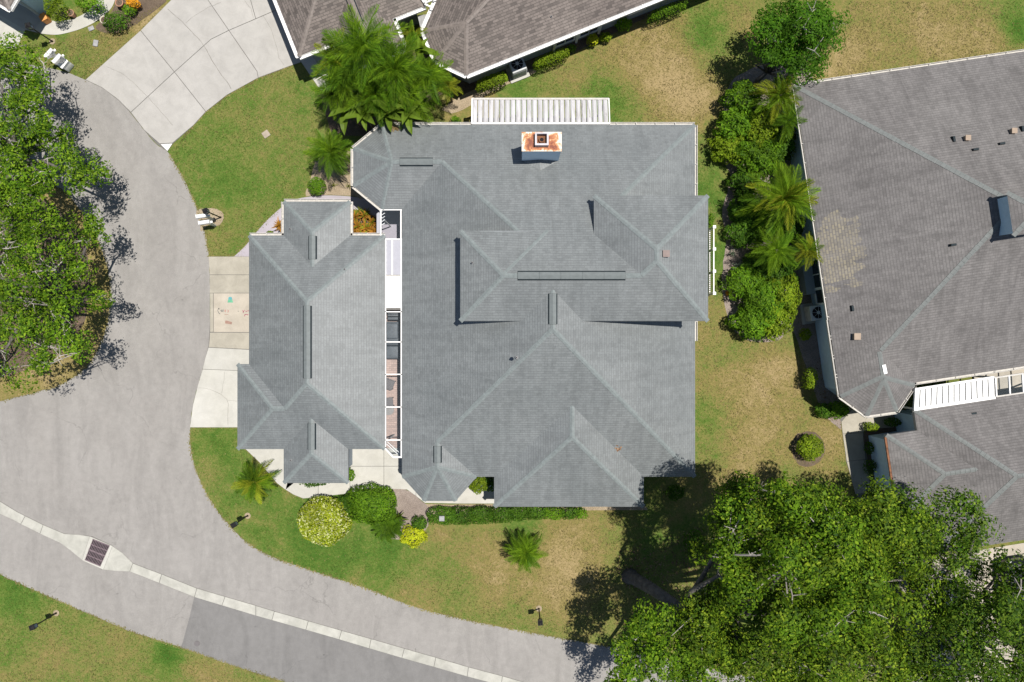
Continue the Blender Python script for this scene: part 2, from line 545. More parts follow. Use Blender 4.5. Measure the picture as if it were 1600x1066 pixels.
class MB:
    """collects simple solids into one mesh"""
    def __init__(s):
        s.v, s.f, s.m = [], [], []

    def add(s, v, f, mi=0):
        b = len(s.v)
        s.v += [Vector(q) for q in v]
        s.f += [tuple(i + b for i in q) for q in f]
        s.m += [mi] * len(f)
        return s

    def box(s, c, d, rz=0.0, mi=0, taper=1.0):
        ca, sa = math.cos(rz), math.sin(rz)
        vs = []
        for z, k in ((-.5, 1.0), (.5, taper)):
            for x, y in ((-.5, -.5), (.5, -.5), (.5, .5), (-.5, .5)):
                X, Y = x * d[0] * k, y * d[1] * k
                vs.append((c[0] + X * ca - Y * sa, c[1] + X * sa + Y * ca, c[2] + z * d[2]))
        return s.add(vs, [(3, 2, 1, 0), (4, 5, 6, 7), (0, 1, 5, 4), (1, 2, 6, 5), (2, 3, 7, 6), (3, 0, 4, 7)], mi)

    def bar(s, a, b, w, h, mi=0):
        a, b = Vector(a), Vector(b)
        d = (b - a)
        t = d.normalized()
        up = Vector((0, 0, 1)) if abs(t.z) < 0.95 else Vector((1, 0, 0))
        sd = t.cross(up).normalized() * (w / 2)
        u2 = sd.cross(t).normalized() * (h / 2)
        vs = [a - sd - u2, a + sd - u2, a + sd + u2, a - sd + u2, b - sd - u2, b + sd - u2, b + sd + u2, b - sd + u2]
        return s.add(vs, [(0, 1, 2, 3), (7, 6, 5, 4), (0, 4, 5, 1), (1, 5, 6, 2), (2, 6, 7, 3), (3, 7, 4, 0)], mi)

    def cyl(s, c, r, h, n=12, mi=0, r2=None):
        r2 = r if r2 is None else r2
        vs = []
        for z, rr in ((0, r), (h, r2)):
            for i in range(n):
                a = 2 * math.pi * i / n
                vs.append((c[0] + rr * math.cos(a), c[1] + rr * math.sin(a), c[2] + z))
        fs = [(i, (i + 1) % n, n + (i + 1) % n, n + i) for i in range(n)]
        fs += [tuple(range(n - 1, -1, -1)), tuple(range(n, 2 * n))]
        return s.add(vs, fs, mi)

    def tube(s, pts, rad, n=6, mi=0):
        pts = [Vector(p) for p in pts]
        k = len(pts)
        vs = []
        for i, p in enumerate(pts):
            t = (pts[min(i + 1, k - 1)] - pts[max(i - 1, 0)]).normalized()
            up = Vector((0, 0, 1)) if abs(t.z) < 0.9 else Vector((1, 0, 0))
            a = t.cross(up).normalized()
            b = t.cross(a).normalized()
            r = rad[i] if isinstance(rad, (list, tuple)) else rad
            for j in range(n):
                an = 2 * math.pi * j / n
                vs.append(p + a * (math.cos(an) * r) + b * (math.sin(an) * r))
        fs = []
        for i in range(k - 1):
            for j in range(n):
                fs.append((i * n + j, i * n + (j + 1) % n, (i + 1) * n + (j + 1) % n, (i + 1) * n + j))
        fs += [tuple(range(n))[::-1], tuple(range((k - 1) * n, k * n))]
        return s.add(vs, fs, mi)

    def prism(s, poly, z0, z1, mi=0, caps=True):
        n = len(poly)
        vs = [(p[0], p[1], z0) for p in poly] + [(p[0], p[1], z1) for p in poly]
        fs = [(i, (i + 1) % n, n + (i + 1) % n, n + i) for i in range(n)]
        if caps:
            fs += [tuple(range(n - 1, -1, -1)), tuple(range(n, 2 * n))]
        return s.add(vs, fs, mi)

    def build(s, name, mat, parent=None, smooth=False):
        o = mk(name, s.v, s.f, mat, parent, smooth=smooth)
        if isinstance(mat, (list, tuple)):
            o.data.polygons.foreach_set('material_index', s.m)
        return o

    def data(s, name, mat, smooth=False):
        me = meshdata(name, s.v, s.f, mat, smooth=smooth)
        if isinstance(mat, (list, tuple)):
            me.polygons.foreach_set('material_index', s.m)
        return me


def copy_tree(o, parent=None):
    c = o.copy()
    col.objects.link(c)
    c.parent = parent
    for ch in list(o.children):
        copy_tree(ch, c)
    return c


def spline(pts, n=6, closed=False):
    pts = [Vector((p[0], p[1])) for p in pts]
    out = []
    k = len(pts)
    rng = range(k) if closed else range(k - 1)
    for i in rng:
        if closed:
            p0, p1, p2, p3 = pts[(i - 1) % k], pts[i], pts[(i + 1) % k], pts[(i + 2) % k]
        else:
            p0, p1, p2, p3 = pts[max(i - 1, 0)], pts[i], pts[i + 1], pts[min(i + 2, k - 1)]
        for j in range(n):
            t = j / n
            out.append(0.5 * ((2 * p1) + (p2 - p0) * t + (2 * p0 - 5 * p1 + 4 * p2 - p3) * t * t + (3 * p1 - p0 - 3 * p2 + p3) * t ** 3))
    if not closed:
        out.append(pts[-1])
    return [(p.x, p.y) for p in out]


def wob(pts, amp, step=6.0, seed=0):
    """natural ragged edge for planted borders (sketch units)"""
    r = random.Random(seed)
    out = []
    for i, (x, y) in enumerate(pts):
        out.append((x + r.uniform(-amp, amp), y + r.uniform(-amp, amp)))
    return out


def poly_area(p):
    return sum(p[i][0] * p[(i + 1) % len(p)][1] - p[(i + 1) % len(p)][0] * p[i][1] for i in range(len(p))) / 2


def sheet(name, pxpts, z, mat, parent=None, kind='structure', thick=0.0):
    w = [P(x, y, 0) for x, y in pxpts]
    w = [(p.x, p.y) for p in w]
    if poly_area(w) < 0:
        w = w[::-1]
    bm = bmesh.new()
    vs = [bm.verts.new((x, y, z)) for x, y in w]
    f = bm.faces.new(vs)
    if thick:
        ex = bmesh.ops.extrude_face_region(bm, geom=[f])
        bmesh.ops.translate(bm, vec=(0, 0, -thick), verts=[g for g in ex['geom'] if isinstance(g, bmesh.types.BMVert)])
    bm.normal_update()
    bmesh.ops.triangulate(bm, faces=[g for g in bm.faces if len(g.verts) > 4])
    bmesh.ops.recalc_face_normals(bm, faces=bm.faces)
    if not thick:
        for g in bm.faces:
            if g.normal.z < 0:
                g.normal_flip()
    me = bpy.data.meshes.new(name)
    bm.to_mesh(me)
    bm.free()
    me.materials.append(mat)
    o = link(name, me, parent)
    if parent is None and kind:
        o['kind'] = kind
    return o


def slab(name, pxpts, z, mat, parent, inset=0.012, thick=0.05):
    """one cast slab, its edge pulled in a little so that a joint stays open around it"""
    w = [P(x, y, 0) for x, y in pxpts]
    w = [Vector((p.x, p.y)) for p in w]
    if poly_area(w) < 0:
        w = w[::-1]
    n = len(w)
    out = []
    for i in range(n):
        p0, p1, p2 = w[i - 1], w[i], w[(i + 1) % n]
        e1, e2 = (p1 - p0).normalized(), (p2 - p1).normalized()
        n1, n2 = Vector((-e1.y, e1.x)), Vector((-e2.y, e2.x))
        b = (n1 + n2)
        d = max(0.35, b.dot(n1))
        out.append(p1 + b * (inset / d))
    bm = bmesh.new()
    top = [bm.verts.new((p.x, p.y, z)) for p in out]
    bot = [bm.verts.new((p.x, p.y, z - thick)) for p in out]
    bm.faces.new(top)
    for i in range(n):
        bm.faces.new((bot[i], bot[(i + 1) % n], top[(i + 1) % n], top[i]))
    bmesh.ops.triangulate(bm, faces=[g for g in bm.faces if len(g.verts) > 4])
    me = bpy.data.meshes.new(name)
    bm.to_mesh(me)
    bm.free()
    me.materials.append(mat)
    return link(name, me, parent)


def ribbon(name, pxpts, w, z, mat, parent=None, jit=0.25, seed=1):
    """narrow flat strip (a crack or a chalk stroke) along a polyline"""
    r = random.Random(seed)
    pts = []
    for i in range(len(pxpts) - 1):
        a, b = Vector(pxpts[i]), Vector(pxpts[i + 1])
        k = max(1, int((b - a).length / 5))
        for j in range(k):
            q = a.lerp(b, j / k)
            pts.append((q.x + r.uniform(-jit, jit) * 2, q.y + r.uniform(-jit, jit) * 2))
    pts.append(tuple(pxpts[-1]))
    W = [P(x, y, z) for x, y in pts]
    for p in W:
        p.z = z
    vs, fs = [], []
    for i, p in enumerate(W):
        t = (W[min(i + 1, len(W) - 1)] - W[max(i - 1, 0)])
        t.z = 0
        t.normalize()
        s = Vector((-t.y, t.x, 0)) * (w / 2 * r.uniform(0.6, 1.3))
        vs += [p + s, p - s]
    for i in range(len(W) - 1):
        fs.append((2 * i, 2 * i + 1, 2 * i + 3, 2 * i + 2))
    return mk(name, vs, fs, mat, parent)


# ------------------------------------------------------------------ ground
DRY = [(1150, 545, 30, -.20), (1265, 650, 30, -.16), (1110, 650, 35, -.20), (1130, 720, 25, -.1), (1230, 620, 25, -.12), (1450, 40, 50, .16), (1350, 90, 40, .2), (1540, 70, 35, .2), (980, 100, 35, .12),   # (x, y, radius, amount) dry (+) or lush (-) turf
    (380, 250, 70, -.12), (350, 300, 40, -.15), (430, 185, 50, .12), (330, 370, 50, .10), (470, 140, 40, -.08),
    (345, 700, 45, -.22), (320, 735, 25, .12), (480, 840, 60, -.20), (590, 880, 70, -.25), (400, 800, 50, -.12),
    (650, 925, 40, .30), (560, 905, 30, .16), (690, 880, 50, -.02), (770, 870, 55, .30), (820, 830, 38, -.32), (900, 840, 60, .32), (870, 900, 60, .28),
    (900, 950, 60, .22), (760, 940, 40, .10), (690, 830, 26, .30), (40, 920, 60, -.28), (130, 960, 50, -.16), (100, 1015, 60, .18),
    (35, 1050, 50, .05), (262, 1027, 26, -.42), (330, 1055, 50, .26), (200, 1030, 50, .05), (180, 985, 40, .14), (1105, 300, 40, -.25), (1120, 400, 30, -.25),
    (1110, 490, 40, .16), (1120, 580, 60, .22), (1250, 600, 60, .20), (1190, 660, 70, .28), (1290, 690, 60, .28), (1200, 570, 50, .20),
    (1000, 60, 70, .22), (1110, 50, 40, -.30), (1040, 140, 70, .34), (960, 150, 45, -.34), (880, 150, 40, .02), (900, 110, 40, .28),
    (1060, 120, 60, .20), (1400, 60, 100, .24), (1330, 30, 50, .08), (1520, 60, 70, .22), (1590, 45, 32, -.36), (1300, 110, 40, .3), (1410, 30, 40, -.12),
    (1160, 30, 40, .26), (1090, 170, 40, .30), (1070, 200, 40, -.10), (820, 140, 40, -.16), (760, 150, 40, .28), (100, 80, 60, .12), (60, 70, 40, -.10), (180, 60, 30, .12),
    (700, 175, 30, .20), (230, 30, 40, .45), (90, 560, 70, .42), (120, 440, 60, .62), (20, 430, 40, .55), (60, 330, 60, .45), (150, 520, 30, .25), (30, 610, 30, .15), (1150, 760, 60, .35)]


def dryness(x, y):
    px = x * S + 800
    py = 533 - y * S
    d = np.full(np.shape(x), 0.40)
    for cx, cy, r, a in DRY:
        d = d + a * np.exp(-((px - cx) ** 2 + (py - cy) ** 2) / (r * r))
    return d


def axis(lo, hi, step, far):
    a = list(np.arange(lo, hi + 1e-6, step))
    ext = [2, 5, 12, 30, far]
    return np.array([lo - e for e in ext[::-1]] + a + [hi + e for e in ext])


gx = axis(-29, 29, 0.3, 190)
gy = axis(-21, 21, 0.3, 190)
GX, GY = np.meshgrid(gx, gy)
nx, ny = len(gx), len(gy)
gv = np.stack([GX.ravel(), GY.ravel(), np.zeros(GX.size)], 1)
ii = np.arange((ny - 1) * (nx - 1))
r0 = (ii // (nx - 1)) * nx + ii % (nx - 1)
gf = np.stack([r0, r0 + 1, r0 + nx + 1, r0 + nx], 1)


def npmesh(name, v, f, mat, attr=None):
    me = bpy.data.meshes.new(name)
    v = np.asarray(v, dtype=np.float32)
    f = np.asarray(f, dtype=np.int32)
    k = f.shape[1]
    me.vertices.add(len(v))
    me.vertices.foreach_set('co', v.ravel())
    me.loops.add(f.size)
    me.loops.foreach_set('vertex_index', f.ravel())
    me.polygons.add(len(f))
    me.polygons.foreach_set('loop_start', np.arange(0, f.size, k, dtype=np.int32))
    me.polygons.foreach_set('loop_total', np.full(len(f), k, dtype=np.int32))
    me.materials.append(mat)
    if attr is not None:
        a = me.attributes.new(attr[0], 'FLOAT', 'POINT')
        a.data.foreach_set('value', np.asarray(attr[1], dtype=np.float32))
    me.update(calc_edges=True)
    me.validate()
    return me


lawn = link('lawn', npmesh('lawn', gv, gf, M_lawn, ('dry', dryness(gv[:, 0], gv[:, 1]))))
lawn['kind'] = 'structure'

# --- asphalt
EAST_EDGE = [(134, 125), (160, 138), (185, 157), (205, 178), (226, 205), (245, 226), (262, 238), (278, 263), (292, 290), (305, 318), (315, 345), (322, 372),
             (326, 400), (328, 440), (328, 500), (326, 540), (319, 570), (310, 600), (302, 632), (297, 668), (298, 700), (304, 727), (315, 755), (330, 783),
             (350, 811), (375, 838), (400, 857), (430, 872), (470, 886), (520, 902), (560, 915), (600, 930), (650, 949), (700, 962), (750, 973), (800, 983),
             (870, 996), (950, 1010), (1040, 1028), (1150, 1052), (1300, 1085), (1700, 1180)]
SOUTH_EDGE = [(-400, 720), (-120, 842), (0, 898), (60, 925), (120, 951), (200, 985), (290, 1014), (350, 1035), (440, 1064), (560, 1100), (800, 1170), (1100, 1240), (1700, 1360)]
road_pts = wob(spline(EAST_EDGE, 5), 0.55, seed=3) + wob(spline(SOUTH_EDGE, 6), 0.7, seed=4)[::-1] + \
    [(-400, 640), (-400, 60), (-120, 60), (0, 94), (45, 101), (85, 108), (110, 115)]
road = sheet('road', road_pts, 0.010, M_asph)
patch_edge = [(304, 932), (296, 965), (286, 1003), (282, 1012)]
GU = [(0, 783), (28, 800), (40, 806), (68, 820), (101, 834), (144, 838), (175, 852), (208, 880), (253, 897), (308, 919), (352, 932), (400, 946), (429, 955), (482, 970), (534, 985), (580, 998), (632, 1013), (681, 1027), (732, 1042), (785, 1056), (840, 1072)]
GL = [(0, 803), (20, 812), (33, 819), (63, 834), (94, 848), (132, 876), (160, 890), (203, 893), (249, 911), (304, 933), (347, 946), (400, 962), (425, 969), (478, 984), (530, 999), (577, 1013), (628, 1028), (678, 1042), (730, 1057), (783, 1071), (838, 1087)]
pl = patch_edge + [p for p in spline(SOUTH_EDGE, 6) if 282 < p[0] < 1500] + [(1500, 1290)] + [(1480, 1260), (1100, 1160)] + GL[:8:-1]
sheet('road_patch', pl, 0.014, M_asph2)

# --- valley gutter down the middle of the road, cast in lengths
gut = sheet('gutter_bed', [(-150, 705)] + GU + [(1100, 1145), (1100, 1160)] + GL[::-1] + [(-150, 735)], 0.018, M_joint)
gut.name = 'gutter'
ext_u = [(-150, 700), (-95, 728), (-45, 757)]
ext_l = [(-150, 722), (-98, 749), (-48, 778)]


def gslab(i):
    slab('gutter_slab', [GU[i], GU[i + 1], GL[i + 1], GL[i]], 0.030, M_gut, gut, 0.014)


slab('gutter_slab', ext_u + [GU[0], GL[0]] + ext_l[::-1], 0.030, M_gut, gut, 0.014)
slab('gutter_slab', GU[0:3] + GL[0:3][::-1], 0.030, M_gut, gut, 0.014)
slab('gutter_slab', [GU[2], GU[3], GL[3], GL[2]], 0.030, M_gut, gut, 0.014)
# the flare around the inlet
slab('inlet_apron', [GU[3], GU[4], (124, 835.5), (141, 838), (129, 875), (109, 859), GL[4], GL[3]], 0.030, M_gut, gut, 0.010)
slab('inlet_apron', [(176, 853), (192, 864), GU[7], GL[7], (180, 892), (162, 890)], 0.030, M_gut, gut, 0.010)
for i in range(7, 20):
    gslab(i)
# storm drain
gc = P(152.2, 863.5)
storm = thing('storm_drain', (gc.x, gc.y, 0.02), 'rusty iron storm drain grate set in the concrete strip down the road', 'drain')
fr_o = [(141, 838), (176, 853), (162, 890), (129, 875)]
fr_i = [(145.6, 842), (172.2, 852.4), (157.6, 884.6), (133.2, 874.4)]
mb = MB()
for i in range(4):
    a, b, c, d = fr_o[i], fr_o[(i + 1) % 4], fr_i[(i + 1) % 4], fr_i[i]
    q = [P(*a), P(*b), P(*c), P(*d)]
    vs = [(p.x, p.y, 0.034) for p in q] + [(p.x, p.y, -0.3) for p in q]
    mb.add(vs, [(3, 2, 1, 0), (0, 1, 5, 4), (2, 3, 7, 6)])
mb.build('frame', M_concw, storm)
q = [P(*a) for a in fr_i]
mk('pit', [(p.x, p.y, 0.0205) for p in q], [(3, 2, 1, 0)], M_pit, storm)


def gq(u, v):
    a = P(*fr_i[0]).lerp(P(*fr_i[1]), u)
    b = P(*fr_i[3]).lerp(P(*fr_i[2]), u)
    p = a.lerp(b, v)
    return Vector((p.x, p.y, 0.036))


for k in range(12):
    mb = MB().bar(gq((k + .3) / 11.6, 0.0), gq((k + .3) / 11.6, 1.0), 0.030, 0.026)
    mb.build('grate_bar', M_grate, storm)
for v in (0.01, 0.25, 0.5, 0.75, 0.99):
    MB().bar(gq(0, v) + Vector((0, 0, .004)), gq(1, v) + Vector((0, 0, .004)), 0.05 if v != .5 else 0.075, 0.028).build('cross_bar', M_grate, storm)
mh = P(308, 1005.5)
o = MB().cyl((mh.x, mh.y, 0.0145), 0.15, 0.012, 20).cyl((mh.x, mh.y, 0.0265), 0.11, 0.005, 16).build('valve_cover', M_chair)
tag(o, 'small round dark iron valve cover in the darker asphalt', 'cover')

# --- north-west concrete driveway
drv = sheet('north_driveway', [(134, 125), (220, 48), (268, 0), (330, -60), (560, -60), (500, 60), (470, 98), (458, 102), (400, 124), (355, 149), (322, 175), (303, 196), (270, 225), (262, 237)] +
            [(245, 225.5), (226, 204.5), (205, 177.5), (185, 156.5), (160, 137.5)], 0.016, M_joint)
DS = [
    [(134, 125), (220, 48), (273, 113), (205, 176), (185, 156), (160, 137.5)],
    [(205, 176), (273, 113), (322, 175), (303, 196), (270, 224), (250, 225), (226, 204)],
    [(220, 48), (268, 0), (325, 0), (358, 48), (330, 62), (273, 113)],
    [(273, 113), (330, 62), (358, 48), (402, 112), (404, 122), (355, 149), (322, 175)],
    [(268, 0), (330, -60), (375, -60), (400, 30), (358, 48), (325, 0)],
    [(358, 48), (400, 30), (446, 10), (468, 60), (470, 98), (458, 102), (404, 122), (402, 112)],
    [(375, -60), (560, -60), (500, 60), (468, 60), (446, 10), (400, 30)]]
for k, s_ in enumerate(DS):
    slab('driveway_slab', s_, 0.034, M_conc, drv, 0.016)
slab('corner_slab', [(251, 225.6), (270, 224.6), (262, 236.5)], 0.036, M_white, drv, 0.01)
CR = [[(262, 14), (280, 30), (290, 40), (300, 50), (318, 70), (328, 88), (337, 104), (346, 117), (355, 128), (361, 139)],
      [(166, 104), (190, 114), (207, 128), (225, 146), (236, 157), (250, 173), (270, 196)],
      [(411, 25), (424, 45), (431, 70), (436, 90), (444, 102)], [(290, 36), (305, 24), (325, 12), (345, 4)], [(382, 0), (392, 14), (396, 28)]]
for k, c in enumerate(CR):
    ribbon('crack', c, 0.030 if k in (0,) else 0.016, 0.0375, M_crack, drv, seed=k + 5)

# --- garage driveway
gdr = sheet('garage_driveway', [(326.5, 401), (420, 401), (420, 668), (297, 668), (302, 632), (310, 600), (319, 570), (326, 540), (328.5, 500), (328.5, 440)], 0.016, M_joint)
slab('driveway_slab', [(326, 401), (420, 401), (420, 429.6), (328, 429.6)], 0.034, M_concb, gdr)
slab('driveway_slab', [(328, 429.6), (420, 429.6), (420, 458.2), (328, 458.2)], 0.034, M_concb, gdr)
slab('driveway_slab', [(328.4, 458.2), (334, 458.2), (334, 519), (328.4, 519), (328.6, 490)], 0.036, M_concb, gdr)
slab('driveway_slab', [(334, 458.2), (420, 458.2), (420, 519.6), (334, 519.4)], 0.034, M_concp, gdr)
slab('driveway_slab', [(328, 519.4), (420, 519.6), (420, 548), (326, 543), (327.5, 530)], 0.034, M_concb, gdr, 0.02)
slab('driveway_slab', [(326, 543), (420, 548), (420, 581), (317, 577), (321, 560)], 0.034, M_concw, gdr)
slab('driveway_slab', [(317, 577), (420, 581), (420, 668), (297, 668), (302, 632), (310, 600)], 0.034, M_concw, gdr)
ribbon('crack', [(308, 606), (322, 607), (334, 611), (346, 617), (354, 624), (357, 632), (356, 650), (356, 664)], 0.016, 0.0375, M_crack, gdr, seed=2)
ribbon('crack', [(351, 581), (350, 595), (346, 615)], 0.012, 0.0377, M_crack, gdr, seed=3)
ribbon('crack', [(357, 626), (370, 627), (384, 626)], 0.012, 0.0379, M_crack, gdr, seed=4)
# chalk drawings
sheet('chalk_drawing', [(357.8, 464.2), (362.3, 464.2), (363.4, 468.4), (356.9, 468.4)], 0.0378, M_chb, gdr)
sheet('chalk_drawing', [(356.9, 468.5), (363.4, 468.5), (364.6, 473), (355.9, 473)], 0.0378, M_chg, gdr)
CH = [([(342, 481.5), (340, 485), (341.5, 489), (344, 491)], M_chk), ([(341, 482), (343.5, 483.5)], M_chk), ([(344.5, 486), (346, 484), (346.5, 487.5)], M_chk), ([(347, 487.5), (348.6, 482.8), (349.8, 487.6)], M_chk), ([(347.4, 486), (349.4, 486)], M_chk),
      ([(352.2, 484), (351.4, 486), (352.4, 488)], M_chr), ([(355.8, 484), (356.8, 486), (355.8, 488.2)], M_chr), ([(350.8, 491.3), (356.8, 491.6)], M_chbr),
      ([(371.5, 486), (373, 486.8)], M_chk), ([(379, 484.5), (380.5, 488.5)], M_chm), ([(382, 484.5), (379.5, 489)], M_chm), ([(383.5, 486), (385, 487.5), (386.5, 484.8)], M_chm), ([(387, 486.5), (389.5, 484.8)], M_chm),
      ([(383, 491), (382, 494.5)], M_chm), ([(383, 491.5), (388, 492)], M_chm)]
for k, (c, m) in enumerate(CH):
    ribbon('chalk_stroke', c, 0.030, 0.0378, m, gdr, 0.02, seed=k)
sheet('chalk_drawing', [(352.3, 501.2), (355, 501), (363, 503.6), (362.4, 507), (352.2, 505.6)], 0.0378, M_chbr, gdr)

# --- walks
walkn = sheet('north_walk', spline([(366, 401), (384, 384), (400, 364), (420, 342), (442, 323), (460, 313), (480, 308), (515, 305.5), (555, 308), (575, 312), (600, 315), (645, 318)], 5) + [(650, 410), (600, 420), (420, 420), (400, 401)], 0.020, M_lav)
walks = sheet('south_walk', [(383, 701), (405, 722), (433, 755), (446, 765), (459, 773), (474, 779), (537, 772), (576, 763), (636, 765), (664, 786), (720, 787), (775, 787), (775, 700), (560, 680), (400, 690)], 0.016, M_joint)
WS = [[(383, 701), (400, 690), (430, 690), (462, 700), (462, 752), (446, 765), (433, 755), (405, 722)],
      [(462, 700), (497.5, 700), (497.5, 776.5), (474, 779), (459, 773), (446, 765), (462, 752)],
      [(497.5, 700), (547, 700), (547, 770), (537, 772), (497.5, 776.5)],
      [(547, 680), (600, 680), (600, 728.5), (547, 728.5)], [(600, 680), (650, 680), (650, 728.5), (600, 728.5)],
      [(547, 728.5), (600, 728.5), (600, 763.5), (576, 763), (547, 770)], [(600, 728.5), (650, 728.5), (650, 775), (636, 765), (600, 763.5)],
      [(650, 728), (775, 728), (775, 787), (720, 787), (664, 786), (650, 775)]]
for s_ in WS:
    slab('walk_slab', s_, 0.032, M_concw, walks, 0.012)
walke = sheet('east_walk', [(1312, 655), (1330, 640), (1400, 640), (1440, 660), (1395, 672), (1349, 673), (1352, 700), (1366, 780), (1340, 780), (1322, 721), (1315, 661)], 0.016, M_joint)
for s_ in ([(1314, 659), (1330, 640), (1400, 640), (1430, 655), (1395, 668), (1352, 671), (1348, 676), (1316, 678)],
           [(1316, 678), (1348, 676), (1352, 718), (1322.4, 721)], [(1322.4, 721), (1352, 718), (1362, 770), (1336, 772)]):
    slab('walk_slab', s_, 0.032, M_concb, walke, 0.012)
walkw = sheet('north_west_walk', spline([(53, 50), (70, 53.5), (90, 54.5), (110, 50.5), (130, 44), (150, 34), (168, 20), (178, 6), (184, -15)], 5) +
              spline([(158, -15), (150, 4), (138, 17), (126, 25), (110, 31), (92, 33), (64, 32)], 5), 0.020, M_concw)
wp = sheet('north_west_drive', [(-40, 5), (0, 24), (40, 47), (28, 72), (-40, 95), (-90, 40)], 0.020, M_concw)
sheet('entry_shade_slab', [(-90, -30), (60, -20), (66, 29), (53, 50), (40, 47), (0, 24), (-40, 5)], 0.022, M_conc)  # eave shadow painted as a greyer slab in the shadow's outline
bedn = sheet('house_skirt', [(440, 90), (470, 96), (500, 140), (512, 143), (530, 110), (500, 60)], 0.0185, M_concw)
bedn.name = 'side_path'
sheet('east_driveway', [(1400, 880), (1540, 858), (1620, 845), (1720, 880), (1720, 1100), (1430, 1110), (1415, 980)], 0.022, M_concp)

# --- planted beds
sheet('sand_bed', wob(spline([(479, 306), (484, 285), (490, 262), (500, 245), (540, 235), (570, 260), (566, 309), (555, 307), (515, 304.5)], 4, True), .8, seed=1), 0.026, M_sand)
sheet('mulch_bed', wob(spline([(612, 765), (636, 766), (664, 787), (674, 800), (672, 812), (662, 830), (640, 842), (600, 838), (585, 815), (598, 790)], 4, True), 1.0, seed=2), 0.024, M_shell)
sheet('mulch_strip', wob([(660, 787.5), (700, 788), (775, 788), (860, 789), (930, 791), (1010, 792), (1012, 797), (925, 798), (800, 802), (672, 806)], 0.8, seed=9), 0.007, M_sand)
sheet('east_bed', wob(spline([(1150, 120), (1132, 160), (1128, 200), (1130, 250), (1142, 275), (1136, 300), (1128, 335), (1134, 370), (1130, 410), (1128, 450), (1135, 490), (1150, 520), (1180, 534), (1215, 532), (1240, 520), (1268, 600), (1290, 650), (1330, 655), (1300, 400), (1270, 120), (1210, 100)], 4, True), 1.2, seed=3), 0.007, M_shell)
sheet('shrub_ring', wob(spline([(1237, 700), (1241, 683), (1255, 675), (1273, 676), (1286, 690), (1288, 708), (1278, 724), (1258, 730), (1243, 720)], 4, True), .7, seed=4), 0.007, M_mulch)
sheet('north_bed', wob([(640, 170), (715, 135), (735, 155), (800, 120), (900, 80), (940, 62), (1000, 33), (1070, 5), (1100, -20), (900, -20), (690, 60), (560, 130), (500, 150), (520, 210), (600, 215)], 1.5, seed=5), 0.007, M_mulch)
sheet('path_dirt', wob(spline([(690, 170), (740, 140), (800, 118), (830, 108), (835, 114), (790, 133), (745, 158), (715, 176)], 4, True), 1.2, seed=6), 0.012, M_sand)
sheet('pot_bed', wob(spline([(150, 42), (175, 20), (190, -5), (262, -5), (225, 30), (205, 42), (178, 52), (160, 50)], 4, True), 1.0, seed=7), 0.008, M_mulch)
sheet('south_east_bed', wob(spline([(1352, 674), (1400, 666), (1420, 700), (1430, 780), (1370, 790), (1356, 720)], 4, True), 1.0, seed=8), 0.024, M_mulch)
island = sheet('island_bed', wob(spline([(-60, 300), (30, 300), (80, 320), (120, 360), (140, 420), (138, 480), (110, 540), (60, 570), (0, 590), (-60, 590)], 5, True), 2.0, seed=11), 0.024, M_mulch)
# turf island of the turning circle, a sheet over the asphalt
isl_pts = wob(spline([(-120, 250), (0, 262), (40, 272), (75, 285), (105, 305), (130, 335), (150, 370), (165, 408), (172, 450), (170, 490), (160, 530), (138, 570), (100, 598), (60, 612), (0, 627), (-120, 660)], 6), .8, seed=12)
iw = [P(x, y) for x, y in isl_pts]
bm = bmesh.new()
vs = [bm.verts.new((p.x, p.y, 0.019)) for p in iw]
f = bm.faces.new(vs[::-1])
bm.normal_update()
if f.normal.z < 0:
    f.normal_flip()
bmesh.ops.triangulate(bm, faces=bm.faces[:])
me = bpy.data.meshes.new('turf_island')
bm.to_mesh(me)
bm.free()
me.materials.append(M_lawn)
co = np.array([v.co[:] for v in me.vertices])
a = me.attributes.new('dry', 'FLOAT', 'POINT')
a.data.foreach_set('value', np.full(len(co), 0.72, dtype=np.float32))
tag(link('turf_island', me), kind='structure')


# ------------------------------------------------------------------ roofs
def face_uv(poly):
    p = [Vector(q) for q in poly]
    n = Vector((0, 0, 0))
    for i in range(len(p)):
        a, b = p[i], p[(i + 1) % len(p)]
        n += Vector(((a.y - b.y) * (a.z + b.z), (a.z - b.z) * (a.x + b.x), (a.x - b.x) * (a.y + b.y)))
    n.normalize()
    if n.z < 0:
        p = p[::-1]
        n = -n
    hd = Vector((n.x, n.y, 0))
    up = Vector((-n.x, -n.y, 0)).normalized() if hd.length > 1e-4 else Vector((0, 1, 0))
    eave = Vector((up.y, -up.x, 0))
    sl_ = math.sqrt(max(1e-6, 1 + (hd.length / max(n.z, 1e-3)) ** 2))
    return p, [(q.dot(eave), q.x * up.x * sl_ + q.y * up.y * sl_) for q in p]


def roof_mesh(name, faces, mat, parent):
    vs, fs, uvs = [], [], []
    for fc in faces:
        p, uv = face_uv(fc)
        b = len(vs)
        vs += p
        fs.append(tuple(range(b, b + len(p))))
        uvs += uv
    return mk(name, vs, fs, mat, parent, uvs)


def clip(poly, a, b, c):
    """keep a*x+b*y+c <= 0"""
    out = []
    n = len(poly)
    for i in range(n):
        p, q = poly[i], poly[(i + 1) % n]
        dp, dq = a * p[0] + b * p[1] + c, a * q[0] + b * q[1] + c
        if dp <= 1e-9:
            out.append(p)
        if (dp < -1e-9 and dq > 1e-9) or (dp > 1e-9 and dq < -1e-9):
            t = dp / (dp - dq)
            out.append((p[0] + (q[0] - p[0]) * t, p[1] + (q[1] - p[1]) * t))
    return out


def edges_of(poly):
    n = len(poly)
    E = []
    for i in range(n):
        p, q = Vector(poly[i]), Vector(poly[(i + 1) % n])
        t = (q - p).normalized()
        nn = Vector((-t.y, t.x))
        E.append((nn.x, nn.y, -nn.dot(p)))
    return E


